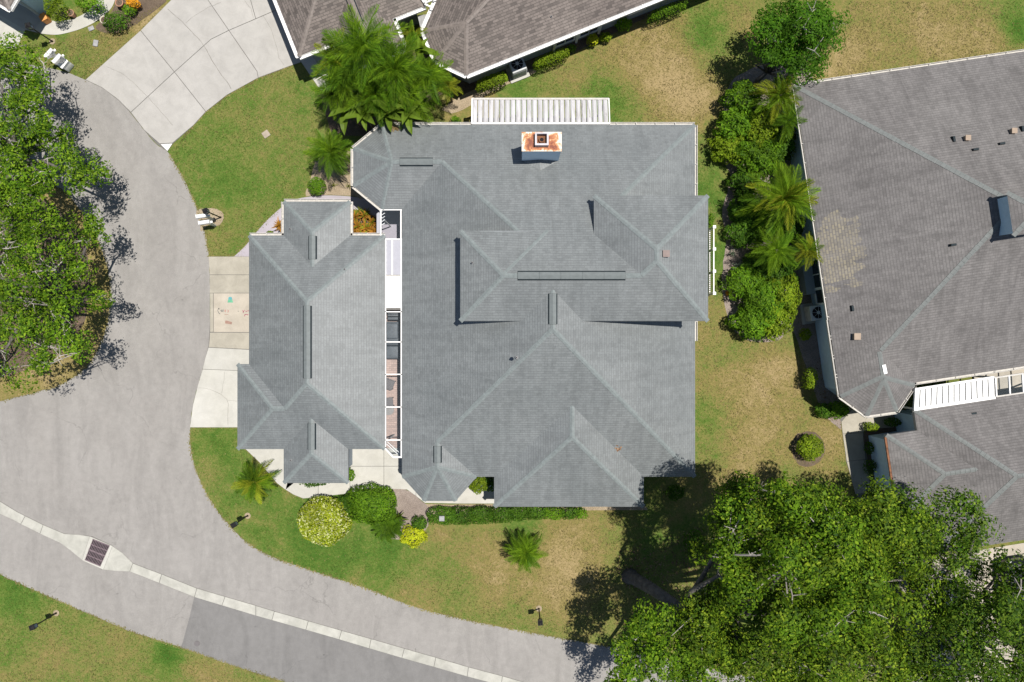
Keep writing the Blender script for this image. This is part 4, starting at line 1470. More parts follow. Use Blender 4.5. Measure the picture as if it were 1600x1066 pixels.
xl, xr = 602.5, 627.0
bpane([(596, 328.5), (626.5, 328.5), (626.5, 373), (596, 373)], M_glass)
bbar((594, 327.5), (629, 327.5), .09, .1)
bbar((595, 327), (595, 368), .07)
bbar((626.6, 328), (626.6, 373), .06, .09)
bbar((602, 374.3), (629, 374.3), .07, .1)
bpane([(588.5, 334), (594.5, 329), (594.5, 367.5), (588.5, 367.5)], M_panelg, 'side_panel', 2.3, .05)
for k in range(5):
    bbar((596.5, 331 + k * 5.2), (601.5, 327.8 + k * 5.2), .025, .04, 'louver', z=2.45)
bpane([(602.5, 375.5), (612, 375.5), (612, 429.5), (602.5, 429.5)], M_panelg, 'panel')
bpane([(614.3, 375.5), (626.5, 375.5), (626.5, 429.5), (614.3, 429.5)], M_panelg, 'panel')
bbar((613.1, 375), (613.1, 430), .06, .08)
bbar((602, 430.5), (628, 430.5), .04, .07, mat=M_gutterp)
bpane([(601.5, 431.5), (627.5, 431.5), (627.5, 481), (601.5, 481)], M_panelw, 'panel', zb_ + .02)
bbar((601.5, 483), (628, 483), .03, .07, mat=M_gutterp)
bbar((602, 487.3), (628, 487.3), .05)
for x in (602.6, 627.2):
    bbar((x, 374.5 if x > 610 else 375), (x, 713.5 if x > 610 else 698), .05 if x < 610 else .055, .09)
ys = [487.3, 534.5, 585, 636, 687.5]
for y in ys[1:]:
    bbar((602, y), (628, y), .05)
for k in range(4):
    bpane([(603.3, ys[k] + .8), (626.4, ys[k] + .8), (626.4, ys[k + 1] - .8), (603.3, ys[k + 1] - .8)], M_glass)
bpane([(603.3, 688.3), (626.4, 688.3), (626.4, 713), (615.5, 713), (603.3, 700)], M_glass)
bbar((601.5, 700), (615, 714.3), .07)
bbar((615, 714.3), (628, 714.3), .07)
for a, b in (((604, 693.5), (624, 712)), ((605, 690), (626, 709))):
    bbar(a, b, .03, .05, 'gate_rail', z=1.2)
for px, py in ((602.6, 480), (627.2, 480), (602.6, 690), (627.2, 712), (596, 340), (626.6, 340)):
    p = bp(px, py)
    MB().bar((p.x, p.y, 0), (p.x, p.y, zb_ - .04), .05, .05).build('post', M_white, bw)
# courtyard floor and what stands on it
roof_px = [P(590, 470), P(650, 470), P(650, 700), P(590, 700)]
cf = roof_mesh('courtyard_floor', [[(p.x, p.y, 0.040) for p in roof_px]], M_pave, None)
cf['kind'] = 'structure'


def rbox(name, c, d, bev, mat, parent=None, rz=0.0, seg=2):
    bm = bmesh.new()
    bmesh.ops.create_cube(bm, size=1.0)
    bmesh.ops.scale(bm, vec=d, verts=bm.verts)
    bmesh.ops.bevel(bm, geom=bm.edges[:], offset=bev, segments=seg, affect='EDGES', profile=.6)
    bmesh.ops.rotate(bm, cent=(0, 0, 0), matrix=Matrix.Rotation(rz, 3, 'Z'), verts=bm.verts)
    pv, off = parent, Vector((0, 0, 0))
    while pv is not None:
        off += pv.location
        pv = pv.parent
    bmesh.ops.translate(bm, vec=Vector(c) - off, verts=bm.verts)
    me = bpy.data.meshes.new(name)
    bm.to_mesh(me)
    bm.free()
    me.materials.append(mat)
    me.polygons.foreach_set('use_smooth', [True] * len(me.polygons))
    return link(name, me, parent)


gp = P(615, 519, .55)
g1 = thing('covered_grill', (gp.x, gp.y, 0.04), 'long barbecue under a dark fabric cover beneath the breezeway glass', 'grill')
rbox('cover', (gp.x, gp.y, .50), (.78, 1.05, .92), .08, M_cover, g1)
rbox('lid', (gp.x, gp.y + .05, 1.0), (.62, .8, .18), .08, M_cover, g1)
gp = P(616, 494, .5)
o = thing('storage_bin', (gp.x, gp.y, .04), 'small teal grey storage bin next to the covered barbecue', 'bin')
rbox('body', (gp.x, gp.y, .35), (.55, .36, .62), .04, M_table, o)
rbox('lid', (gp.x, gp.y, .68), (.60, .40, .06), .02, M_cover, o)
gp = P(615, 548, .4)
o = thing('covered_lounger', (gp.x, gp.y, .04), 'low lounge seat under a grey cover south of the barbecue', 'seat')
rbox('cover', (gp.x, gp.y, .34), (.74, .85, .6), .10, M_cover, o)
rbox('backrest', (gp.x, gp.y + .30, .66), (.70, .2, .2), .08, M_cover, o)


def patio_chair(px, py, rz, label):
    p = P(px, py, .4)
    c = thing('patio_chair', (p.x, p.y, .04), label, 'chair', 'wicker chairs under the breezeway glass')
    R_ = Matrix.Rotation(rz, 3, 'Z')

    def w(x, y, z):
        return Vector((p.x, p.y, .04)) + R_ @ Vector((x, y, z))
    rbox('seat', w(0, 0, .42), (.5, .5, .07), .025, M_chair, c, rz)
    rbox('backrest', w(-.25, 0, .66), (.06, .5, .5), .025, M_chair, c, rz)
    for sx in (-.21, .21):
        for sy in (-.21, .21):
            MB().bar(w(sx, sy, 0), w(sx, sy, .4), .04, .04).build('leg', M_chair, c)
    for sy in (-.25, .25):
        MB().bar(w(-.25, sy, .6), w(.22, sy, .6), .05, .04).build('armrest', M_chair, c)


patio_chair(608.5, 600, -.35, 'grey wicker chair under the breezeway glass, nearest the covered lounge seat')
patio_chair(607, 629, .1, 'grey wicker chair under the breezeway glass, nearest the round side table')
tp_ = P(607.5, 640.5, .45)
o = thing('side_table', (tp_.x, tp_.y, .04), 'small round grey side table under the breezeway glass', 'table')
MB().cyl((tp_.x, tp_.y, .46), .27, .03, 20).build('table_top', M_table, o)
MB().cyl((tp_.x, tp_.y, .04), .03, .42, 8).cyl((tp_.x, tp_.y, .04), .16, .02, 14).build('pedestal', M_table, o)

# ------------------------------------------------------------------ white railing on the east side
fx_ = P(1107.3, 360).x
fy0, fy1 = P(0, 359.5).y, P(0, 460.5).y
fen = thing('picket_railing', (fx_, (fy0 + fy1) / 2, 0), 'white picket railing standing along the east wall of the grey house', 'railing')
for y in np.linspace(fy0, fy1, 4):
    mb = MB().bar((fx_ + .01, y, 0), (fx_ + .01, y, .98), .10, .10)
    mb.box((fx_ + .01, y, .995), (.15, .15, .03)).box((fx_ + .01, y, 1.02), (.09, .09, .03), taper=.3)
    mb.build('post', M_white, fen)
for z in (.16, .88):
    MB().bar((fx_, fy0, z), (fx_, fy1, z), .05, .09).build('rail', M_white, fen)
pk = MB().bar((0, 0, 0), (0, 0, .74), .035, .035).data('picket', M_white)
for y in np.arange(fy1 + .1, fy0 - .05, .105):
    o = link('picket', pk, fen)
    o.location = (0, y - fen.location.y, .13)

# =================================================================== NORTH NEIGHBOUR (brown roof)
def frame_uv(o, ang):
    u = Vector((math.cos(ang), math.sin(ang)))
    v = Vector((-u.y, u.x))
    return lambda a, b: (o[0] + u.x * a + v.x * b, o[1] + u.y * a + v.y * b)


NA = math.radians(21.85)
ZN = 2.45
_nf = frame_uv((-10.347, 13.823), NA)


def nu(a, b):
    return _nf(a * 1.0075, b * 1.0075)


nh = thing('brown_roof_house', (nu(8, 4)[0], nu(8, 4)[1], 0), 'neighbouring house with brown shingles and white eave trim at the top of the picture', 'house')


def wing(parent, poly, mat, capmat, slope, trim, wallmat, name='roof', over=.45, gutter=None, drop=.2, zc=ZE, caps=None, gw=.10):
    f, ln = hip_faces(poly, zc, slope)
    r = roof_mesh(name, f, mat, parent)
    for a, b in (ln if caps is None else caps(ln)):
        hip_cap(a, b, r, capmat, slope=slope)
    if poly_area(poly) < 0:
        poly = poly[::-1]
    for i in range(len(poly)):
        a, b = Vector(poly[i]), Vector(poly[(i + 1) % len(poly)])
        t = (b - a).normalized()
        eave_trim(a, b, zc, r, trim, (t.y, -t.x), drop, gutter, gw)
    walls(inset_poly(poly, over), 0, zc + .03, parent, wallmat)
    soffit(inset_poly(poly, .04), zc - drop - .01, r)
    return f, r


nL, rL = wing(nh, [nu(0, 0), nu(6.55, 0), nu(6.55, 11), nu(0, 11)], M_roofn, M_capb, .45, M_white, M_walln, gutter=M_white, gw=.15, zc=ZN)
nB, rB = wing(nh, [nu(1.78, -1.55), nu(4.87, -1.55), nu(4.87, 4.2), nu(1.78, 4.2)], M_roofn, M_capb, .45, M_white, M_walln, name='gable_roof', gutter=M_white, gw=.15, zc=ZN)
a_, b_ = nu(3.325, .1), nu(3.325, 2.3)
ridge_vent((a_[0], a_[1], ZN + .70), (b_[0], b_[1], ZN + .70), rB, [M_capb, M_dark], slope=.45)
nR, rR = wing(nh, [nu(6.04, -2.65), nu(7.15, -3.84), nu(30, -3.84), nu(30, 9), nu(16.2, 9), nu(6.04, -1.08)], M_roofn, M_capb, .45, M_white, M_walln, name='wing_roof', gutter=M_white, gw=.15, zc=ZN)
turtle_vent(nR, 811, 42, rR, .4)
pipe_vent(nR, 861, 29, rR, .05, .22)
# porch glazing bars by the notch between the two wings
for a, b in (((655, -8), (664, 7)), ((664, 7), (677, 13)), ((662, 6), (690, -7))):
    MB().bar(P(*a, 2.62), P(*b, 2.62), .07, .08).build('porch_bar', M_white, nh)
MB().prism([(P(x, y, 2.55).x, P(x, y, 2.55).y) for x, y in ((672, 14), (668, 40), (655, 37), (650, 16))][::-1], 2.0, 2.03).build('porch_panel', M_stone, nh)
# garden wall windows
for uu in (12.6, 13.9):
    c = nu(uu, -3.39)
    window(nh, (c[0], c[1], 1.25), 1.05, 1.7, NA - math.pi / 2, bars=1)
for uu in (9.3, 16.5):
    c = nu(uu, -3.39)
    window(nh, (c[0], c[1], 1.4), .9, 1.3, NA - math.pi / 2, bars=1)
for uu in (12.0, 13.25, 14.5):
    c = nu(uu, -3.45)
    MB().bar((c[0], c[1], 0), (c[0], c[1], 2.5), .12, .12).build('lanai_post', M_white, nh)


def ac_unit(px, py, rz, label, z=.85, s=.78):
    p = P(px, py, z * .7)
    t = thing('air_conditioner', (p.x, p.y, 0), label, 'air conditioner')
    q = MB().box((p.x, p.y, .045), (1.05, 1.05, .09), rz)
    q.build('concrete_pad', M_concw, t)
    b = rbox('case', (p.x, p.y, .09 + z / 2), (s, s, z), .05, M_ac, t, rz)
    MB().cyl((p.x, p.y, .09 + z), .30, .02, 24, 0).build('fan_opening', M_pit, t)
    mb = MB()
    for k in range(8):
        a = k * math.pi / 4
        mb.bar((p.x, p.y, .125 + z), (p.x + .31 * math.cos(a), p.y + .31 * math.sin(a), .125 + z), .012, .012)
    mb.cyl((p.x, p.y, .115 + z), .09, .03, 12)
    mb.build('fan_guard', M_ac, t)
    for k in range(5):
        MB().box((p.x, p.y, .2 + k * .14), (s + .015, s + .015, .03), rz).build('louver', M_stone, t)


ac_unit(808, 104, NA, 'pale air conditioning unit against the wall of the brown roofed house')

# =================================================================== EAST NEIGHBOUR
EA = math.atan2(.1476, .989)
e0 = P(1242, 134, ZE)


def ed(u, d):
    return (e0.x + .989 * u + .1476 * d, e0.y + .1476 * u - .989 * d)


eh = thing('grey_purple_house', (ed(8, 8)[0], ed(8, 8)[1], 0), 'neighbouring house on the right with grey purple shingles and a sandy repair patch', 'house')
def e3(u, d, z):
    q = ed(u, d)
    return Vector((q[0], q[1], z))


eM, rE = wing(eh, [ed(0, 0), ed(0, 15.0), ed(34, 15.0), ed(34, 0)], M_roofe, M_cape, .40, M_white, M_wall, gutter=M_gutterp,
              caps=lambda ln: [(e3(0, 0, ZE), e3(7.5, 7.5, ZE + 3.0)), (e3(1.83, 13.17, ZE + .732), e3(7.5, 7.5, ZE + 3.0)), (e3(7.5, 7.5, ZE + 3), e3(26, 7.5, ZE + 3))])


def uv_of(px, py, z=ZE):
    p = P(px, py, z)
    dx, dy = p.x - e0.x, p.y - e0.y
    return (dx * .989 + dy * .1476, dx * .1476 - dy * .989)


def e_d(p):
    return (p.x - e0.x) * .1476 - (p.y - e0.y) * .989


t1, t2, t3, t4 = [uv_of(*q) for q in ((1313, 620), (1355, 650), (1402, 645), (1430, 607))]
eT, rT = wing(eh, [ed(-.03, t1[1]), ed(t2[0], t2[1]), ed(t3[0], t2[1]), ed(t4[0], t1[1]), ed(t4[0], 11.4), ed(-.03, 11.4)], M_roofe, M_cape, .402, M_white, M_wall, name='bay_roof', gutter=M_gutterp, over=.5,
              caps=lambda ln: [(a, b) for a, b in ln if min(e_d(a), e_d(b)) > 12.6])
c0 = roof_at(eT, 1379.5, 570)
c1 = roof_at(eT, 1382.5, 584)
if c0 and c1:
    MB().bar(c0[0] + Vector((0, 0, .05)), c1[0] + Vector((0, 0, .05)), .17, .08).build('ridge_vent', M_white, rT)
g0 = uv_of(1428, 640)
eG, rG = wing(eh, [ed(g0[0], g0[1]), ed(g0[0], g0[1] + 7.0), ed(34, g0[1] + 7.0), ed(34, g0[1])], M_roofe, M_cape, .40, M_gutterp, M_wall, name='garage_roof', gutter=None)
b0_ = uv_of(1385, 680)
eB, rBp = wing(eh, [ed(b0_[0], b0_[1]), ed(b0_[0], b0_[1] + 4.1), ed(b0_[0] + 6, b0_[1] + 4.1), ed(b0_[0] + 6, b0_[1])], M_roofe, M_cape, .401, M_gutterp, M_wall, name='gable_roof', gutter=None)
c0, c1 = roof_at(eB, 1481, 741), roof_at(eB, 1515, 735)
if c0 and c1:
    zz = max(c0[0].z, c1[0].z)
    MB().bar(Vector((c0[0].x, c0[0].y, zz + .06)), Vector((c1[0].x, c1[0].y, zz + .06)), .20, .09).build('ridge_vent', M_white, rBp)
# rusty gutter on the gable wing
ga, gb = ed(b0_[0] - .06, b0_[1] + .1), ed(b0_[0] - .06, b0_[1] + 4.0)
MB().bar((ga[0], ga[1], ZE - .03), (gb[0], gb[1], ZE - .03), .09, .08).build('rusty_gutter', M_rustd, rBp)
# upper storey rising above the ridge
uc = P(1572, 300, 6.6)
uu_, ud_ = uv_of(1573, 299, 6.2)
wall_u = uu_ + .10
hs, hsl = hip_faces([ed(uu_, ud_ + .05), ed(uu_, ud_ + 1.95), ed(uu_ + 6, ud_ + 1.95), ed(uu_ + 6, ud_ + .05)], 6.2, .40)
rU = roof_mesh('upper_roof', hs, M_roofe, eh)
for a, b in hsl:
    hip_cap(a, b, rU, M_cape, slope=.4)
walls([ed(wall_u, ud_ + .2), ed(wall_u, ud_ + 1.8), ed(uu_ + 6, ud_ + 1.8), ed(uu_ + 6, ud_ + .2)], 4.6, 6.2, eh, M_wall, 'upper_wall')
eall = eM + eT + eG + eB
EROOF = {id(x): 0 for x in ()}
for px, py in ((1509, 217), (1581, 206)):
    box_vent(eM, px, py, rE, M_tan, .22)
for px, py in ((1489, 218), (1596, 202)):
    turtle_vent(eM, px, py, rE, EA)
for px, py in ((1523, 234), (1564, 225), (1488, 383), (1331, 482), (1574, 415), (1591, 413)):
    turtle_vent(eM, px, py, rE, EA + 1.57 if px in (1523, 1564, 1488) else EA)
box_vent(eM, 1337, 526, rE, M_tan, .28)
pipe_vent(eM, 1580, 417, rE, .06, .3)
box_vent(eG, 1591, 727, rG, M_tan, .3)
turtle_vent(eG, 1520, 646, rG, EA + 1.57)

# white ribbed awning and glass roof between the two wings
aw = thing('white_awning', (P(1490, 612, 2.5).x, P(1490, 612, 2.5).y, 0), 'bright white ribbed awning joining the two wings of the grey purple house', 'awning')
AW = [(1430, 607), (1553, 588), (1555, 622), (1428, 641)]


def awp(u, v, z=2.72):
    a = P(*AW[0], z).lerp(P(*AW[1], z), u)
    b = P(*AW[3], z).lerp(P(*AW[2], z), u)
    return a.lerp(b, v)


na = 14
for i in range(na):
    u0, u1 = i / na, (i + 1) / na
    um = u0 + .86 * (u1 - u0)
    vs = []
    for v in (.10, .92):
        vs += [awp(u0, v, 2.76), awp(um - .004, v, 2.76), awp(um, v, 2.68), awp(u1 - .002, v, 2.68)]
    mk('roof_panel', vs, [(0, 1, 5, 4), (1, 2, 6, 5), (2, 3, 7, 6)][::1], M_panelw, aw)
    MB().bar(awp(um + .008, .12, 2.686), awp(um + .008, .90, 2.686), .03, .008).build('rib_groove', M_stone, aw)
MB().bar(awp(0, .04, 2.77), awp(1, .04, 2.77), .10, .05).build('flashing', M_panelw, aw)
MB().bar(awp(0, .97, 2.77), awp(1, .97, 2.77), .14, .05).build('gutter', M_panelw, aw)
MB().bar(awp(.004, 0, 2.74), awp(.004, 1, 2.74), .08, .12).build('side_beam', M_panelw, aw)
for u in (.02, .98):
    for v in (.04, .96):
        p = awp(u, v)
        MB().bar((p.x, p.y, 0), (p.x, p.y, 2.68), .09, .09).build('post', M_white, aw)
gr = thing('glazed_lanai_roof', (P(1580, 600, 2.6).x, P(1580, 600, 2.6).y, 0), 'white framed glass roof continuing right of the bright white awning', 'glass roof')
GL4 = [(1555, 589), (1660, 573), (1662, 606), (1557, 621)]


def glp(u, v, z=2.66):
    return P(*GL4[0], z).lerp(P(*GL4[1], z), u).lerp(P(*GL4[3], z).lerp(P(*GL4[2], z), u), v)


for u in (0, .2, .4, .6, .8, 1):
    MB().bar(glp(u, 0), glp(u, 1), .06, .07).build('frame_bar', M_white, gr)
for v in (.04, .96):
    MB().bar(glp(0, v, 2.67), glp(1, v, 2.67), .07, .07).build('frame_rail', M_gutterp, gr)
for k in range(5):
    q = [glp(k / 5 + .01, .06), glp(k / 5 + .19, .06), glp(k / 5 + .19, .94), glp(k / 5 + .01, .94)]
    MB().prism([(p.x, p.y) for p in q][::-1], 2.645, 2.655).build('pane', M_glass, gr)
for u in (.02, .98):
    for v in (.05, .95):
        p = glp(u, v)
        MB().bar((p.x, p.y, 0), (p.x, p.y, 2.63), .07, .07).build('post', M_white, gr)
sheet('lanai_floor', [(1520, 575), (1680, 555), (1680, 640), (1520, 660)], .05, M_concp)
# west wall windows of the east house
for d_, w_, bars in ((9.1, 1.5, 1), (10.2, .6, 0)):
    c = ed(.45, d_)
    window(eh, (c[0], c[1], 1.35), w_ if bars else .8, 1.4, EA + math.pi, bars=bars)
# low box bay
c = ed(.2, 9.1)
MB().box((c[0], c[1], .35), (.5, 1.9, .7), EA).build('bay_sill', M_walln, eh)
ac_unit(1274, 489, EA, 'grey air conditioning unit in the shade beside the purple grey house', .8)

# =================================================================== NORTH-WEST CORNER HOUSE
nw = thing('corner_house', (-26.2, 18.0, 0), 'grey walled house cut off at the top left corner of the picture', 'house')
cw = P(14, 15, ZE)
d1 = Vector((.52, .854)).normalized()   # along the east eave
d2 = Vector((-.854, .52)).normalized()  # along the south eave
pl_ = [(cw.x, cw.y), (cw.x + d1.x * 9, cw.y + d1.y * 9), (cw.x + d1.x * 9 + d2.x * 9, cw.y + d1.y * 9 + d2.y * 9), (cw.x + d2.x * 9, cw.y + d2.y * 9)]
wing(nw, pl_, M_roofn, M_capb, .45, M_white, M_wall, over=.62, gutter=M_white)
ip = inset_poly(pl_, .60)
cc = min(ip, key=lambda p: p[1] - 0.0 * p[0])
MB().bar((cc[0] + .10, cc[1] - .02, 0.05), (cc[0] + .10, cc[1] - .02, 2.5), .11, .09).build('downspout', M_walln, nw)

# =================================================================== PLANTS
def leaf_quads(c, nrm, size, asp, rng, fold=0.0):
    """one leaf-shaped quad at each centre; nrm = leaf normal"""
    n = len(c)
    nrm = nrm / np.maximum(np.linalg.norm(nrm, axis=1, keepdims=True), 1e-6)
    r = rng.normal(size=(n, 3))
    t = r - (r * nrm).sum(1, keepdims=True) * nrm
    t /= np.maximum(np.linalg.norm(t, axis=1, keepdims=True), 1e-6)
    b = np.cross(nrm, t)
    s = (size * np.exp(rng.normal(0, .28, n)))[:, None]
    w = s * asp
    v = np.stack([c - t * s * .5, c - t * s * .05 + b * w * .5, c + t * s * .5, c - t * s * .05 - b * w * .5], 1)
    return v.reshape(-1, 3)


def leaf_object(name, vs, mat, parent=None):
    n = len(vs) // 4
    f = np.arange(n * 4, dtype=np.int32).reshape(-1, 4)
    off = np.array((0., 0., 0.))
    pv = parent
    while pv is not None:
        off += np.array(pv.location)
        pv = pv.parent
    return link(name, npmesh(name, vs - off, f, mat), parent)


def clump_leaves(cen, rad, per, size, asp, rng, flat=.6, up=.8, shell=.55, pad=None):
    """leaves in flattened sprays: cen (k,3), rad (k,)"""
    k = len(cen)
    cnt = np.maximum(6, (per * rad ** 2 * rng.uniform(.7, 1.3, k)).astype(int))
    idx = np.repeat(np.arange(k), cnt)
    n = len(idx)
    d = rng.normal(size=(n, 3))
    d /= np.linalg.norm(d, axis=1, keepdims=True)
    d[:, 2] = np.where(d[:, 2] < -.35, -d[:, 2], d[:, 2])
    rr = shell + (1 - shell) * rng.random(n) ** .6
    rr = rr * np.where(rng.random(n) < .1, rng.uniform(1.0, 1.35, n), 1.0)
    sc_ = np.stack([np.ones(k), np.ones(k), np.full(k, flat)], 1)
    c = cen[idx] + d * (rr * rad[idx])[:, None] * sc_[idx]
    nrm = d * .55 + np.array((0, 0, up)) + rng.normal(0, .55, (n, 3))
    if pad is not None:
        o = c - (pad[idx] - np.array((0, 0, .5)))
        o /= np.maximum(np.linalg.norm(o, axis=1, keepdims=True), 1e-6)
        nrm = o * 1.25 + d * .35 + np.array((0, 0, .15)) + rng.normal(0, .45, (n, 3))
    return leaf_quads(c, nrm, size, asp, rng)


def in_poly(px, py, poly):
    ins = np.zeros(len(px), bool)
    n = len(poly)
    for i in range(n):
        x0, y0 = poly[i]
        x1, y1 = poly[(i + 1) % n]
        cond = ((y0 > py) != (y1 > py)) & (px < (x1 - x0) * (py - y0) / (y1 - y0 + 1e-12) + x0)
        ins ^= cond
    return ins


def sample_poly(poly, n, rng):
    p = np.array(poly, float)
    lo, hi = p.min(0), p.max(0)
    out = []
    while sum(len(o) for o in out) < n:
        q = rng.uniform(lo, hi, (n * 2, 2))
        out.append(q[in_poly(q[:, 0], q[:, 1], poly)])
    return np.concatenate(out)[:n]


def to_world(px, py, z):
    f = (H - z) / H / S
    return np.stack([(px - 800) * f, (533 - py) * f, z], 1)


def big_tree(name, label, base, fork, regions, mats, rng, leaf=.13, per=330, limb_r=.22, group=None, twig_n=60, trunk_r=.38, pad_k=1.9):
    """regions: list of (outline in sketch units, n sprays, low, high, spray radius range, material index)"""
    t = thing(name, base, label, 'tree', group)
    allc = []
    for poly, n, z0, z1, (r0, r1), mi in regions:
        npad = max(4, n // 9)
        cand = sample_poly(poly, npad * 6, rng)
        q = [cand[0]]
        for _ in range(npad - 1):
            dm = np.min(np.linalg.norm(cand[:, None] - np.array(q)[None], axis=2), axis=1)
            q.append(cand[int(np.argmax(dm * rng.uniform(.35, 1, len(dm))))])
        q = np.array(q)
        cx, cy = np.array(poly).mean(0)
        ext = np.array(poly).max(0) - np.array(poly).min(0)
        dd = np.clip(1 - (((q[:, 0] - cx) / (ext[0] * .55)) ** 2 + ((q[:, 1] - cy) / (ext[1] * .55)) ** 2), 0, 1)
        z = z0 + (z1 - z0) * (dd ** .6) * rng.uniform(.25, 1.0, npad) + rng.uniform(-.5, .5, npad)
        pads = to_world(q[:, 0], q[:, 1], z)
        pi = np.repeat(np.arange(npad), 9)
        dirs = rng.normal(size=(len(pi), 3))
        dirs /= np.linalg.norm(dirs, axis=1, keepdims=True)
        R1 = (r0 + r1) * .5 * pad_k * rng.uniform(.75, 1.25, npad)
        c = pads[pi] + dirs * (R1[pi] * rng.uniform(.35, 1.0, len(pi)))[:, None] * np.array((1, 1, .75))
        r = rng.uniform(r0, r1, len(pi))
        vs = clump_leaves(c, r, per, leaf, .55, rng, flat=.55, pad=pads[pi])
        leaf_object('crown', vs, mats[mi], t)
        allc.append(c)
    allc = np.concatenate(allc)
    fk = Vector(fork)
    mb = MB()
    b = Vector(base)
    m1 = b.lerp(fk, .5) + Vector((rng.uniform(-.15, .15), rng.uniform(-.15, .15), 0))
    mb.tube([b - Vector((0, 0, .1)), b + (m1 - b) * .12, m1, fk], [trunk_r * 1.7, trunk_r * 1.15, trunk_r, trunk_r * .8], 9)
    mb.build('trunk', M_bark, t, True)
    # limbs to a spread of sprays
    nl = min(16, len(allc))
    pick = [int(rng.integers(len(allc)))]
    for _ in range(nl - 1):
        d = np.min(np.linalg.norm(allc[:, None, :2] - allc[pick][None, :, :2], axis=2), axis=1)
        pick.append(int(np.argmax(d * rng.uniform(.7, 1, len(d)))))
    ends = []
    for k in pick:
        e = Vector(allc[k]) - Vector((0, 0, .35))
        mid = fk.lerp(e, .45) + Vector((rng.uniform(-.6, .6), rng.uniform(-.6, .6), rng.uniform(-.2, .7)))
        m2 = fk.lerp(e, .75) + Vector((rng.uniform(-.4, .4), rng.uniform(-.4, .4), rng.uniform(-.2, .4)))
        MB().tube([fk, mid, m2, e], [limb_r, limb_r * .62, limb_r * .4, limb_r * .14], 6).build('limb', M_bark, t, True)
        ends += [mid, m2, e]
    tw = MB()
    for _ in range(twig_n):
        c = Vector(allc[int(rng.integers(len(allc)))])
        a = min(ends, key=lambda q: (q - c).length)
        m = a.lerp(c, .5) + Vector((rng.uniform(-.2, .2), rng.uniform(-.2, .2), rng.uniform(0, .3)))
        tw.tube([a, m, c + Vector((0, 0, .12))], [.035, .024, .010], 4)
        for _ in range(2):
            tw.tube([m, m + Vector((rng.uniform(-.5, .5), rng.uniform(-.5, .5), rng.uniform(0, .35)))], [.018, .007], 4)
    tag(tw.build('twigs', M_twig, t), kind='stuff')
    return t


rg = np.random.default_rng(21)
OAK_A = [(1128, 786), (1160, 762), (1205, 755), (1260, 772), (1320, 792), (1345, 798), (1400, 785), (1440, 810), (1450, 900), (1430, 1000), (1440, 1090), (1250, 1100), (1110, 1090), (1110, 1010), (1130, 930), (1124, 850)]
OAK_A2 = [(960, 1045), (975, 1000), (998, 974), (1026, 962), (1060, 972), (1100, 975), (1120, 1040), (1090, 1110), (960, 1110)]
OAK_A4 = [(1066, 950), (1096, 930), (1130, 930), (1138, 985), (1110, 1020), (1078, 1000)]
OAK_A3 = [(1130, 800), (1200, 780), (1300, 800), (1350, 860), (1330, 960), (1230, 1000), (1150, 940)]
big_tree('live_oak', 'large live oak with a leaning grey trunk shading the lawn at the lower right', (6.15, -12.25, 0), (7.75, -12.2, 4.6),
         [(OAK_A, 480, 6.0, 11.6, (.40, .72), 0), (OAK_A3, 120, 9.6, 12.6, (.4, .7), 1), (OAK_A2, 135, 4.8, 7.2, (.36, .62), 1), (OAK_A4, 54, 6.2, 7.6, (.34, .6), 0)], [L_oak, L_oak2], rg, .125, 430, .17, twig_n=150, trunk_r=.29, pad_k=1.6)
OAK_B = [(1405, 784), (1450, 772), (1480, 772), (1510, 790), (1530, 812), (1540, 845), (1520, 868), (1470, 860), (1430, 860), (1400, 830)]
OAK_B2 = [(1440, 1000), (1490, 985), (1510, 930), (1545, 915), (1600, 900), (1680, 930), (1700, 1110), (1450, 1110)]
OAK_B3 = [(1440, 860), (1560, 850), (1580, 900), (1560, 960), (1500, 1000), (1450, 960)]
big_tree('live_oak', 'deep green live oak in the lower right corner above the parked cars', (19.6, -13.0, 0), (19.8, -13.0, 3.4),
         [(OAK_B, 72, 5.6, 8.2, (.38, .66), 0), (OAK_B2, 300, 5.0, 8.5, (.4, .72), 0), (OAK_B3, 90, 4.0, 6.4, (.28, .48), 0)], [L_oakd], rg, .12, 400, .14, twig_n=60, trunk_r=.3)
OAK_C = [(-60, 35), (0, 48), (18, 72), (42, 98), (62, 125), (56, 150), (66, 185), (100, 222), (140, 245), (158, 262), (150, 285), (115, 292), (75, 282), (55, 300), (20, 312), (-60, 310)]
OAK_D = [(-60, 290), (20, 300), (70, 312), (110, 335), (138, 352), (118, 380), (92, 395), (108, 420), (130, 445), (158, 468), (150, 500), (128, 525), (95, 545), (60, 560), (20, 585), (-60, 600)]
big_tree('live_oak', 'bright live oak with open crown over the asphalt at the upper left', (-24.2, 8.2, 0), (-24.0, 8.4, 2.4),
         [(OAK_C, 290, 2.6, 5.4, (.32, .56), 0)], [L_oak2], rg, .115, 420, .12, twig_n=70, trunk_r=.26)
big_tree('live_oak', 'live oak growing on the sandy island in the middle of the turning circle', (-22.6, 2.0, 0), (-22.4, 2.2, 2.3),
         [(OAK_D, 290, 2.6, 5.8, (.32, .56), 0)], [L_oak2], rg, .115, 420, .13, twig_n=90, trunk_r=.28)
RT = spline([(1190, 60), (1196, 36), (1212, 18), (1238, 8), (1268, 12), (1292, 25), (1304, 48), (1300, 76), (1285, 98), (1258, 112), (1228, 108), (1203, 92)], 3, True)
big_tree('shade_tree', 'round bright green tree left of the top edge of the grey purple roof', (12.6, 13.3, 0), (12.6, 13.3, 1.8),
         [(RT, 200, 2.4, 4.9, (.32, .52), 0)], [L_round], rg, .115, 420, .06, twig_n=20, trunk_r=.13)


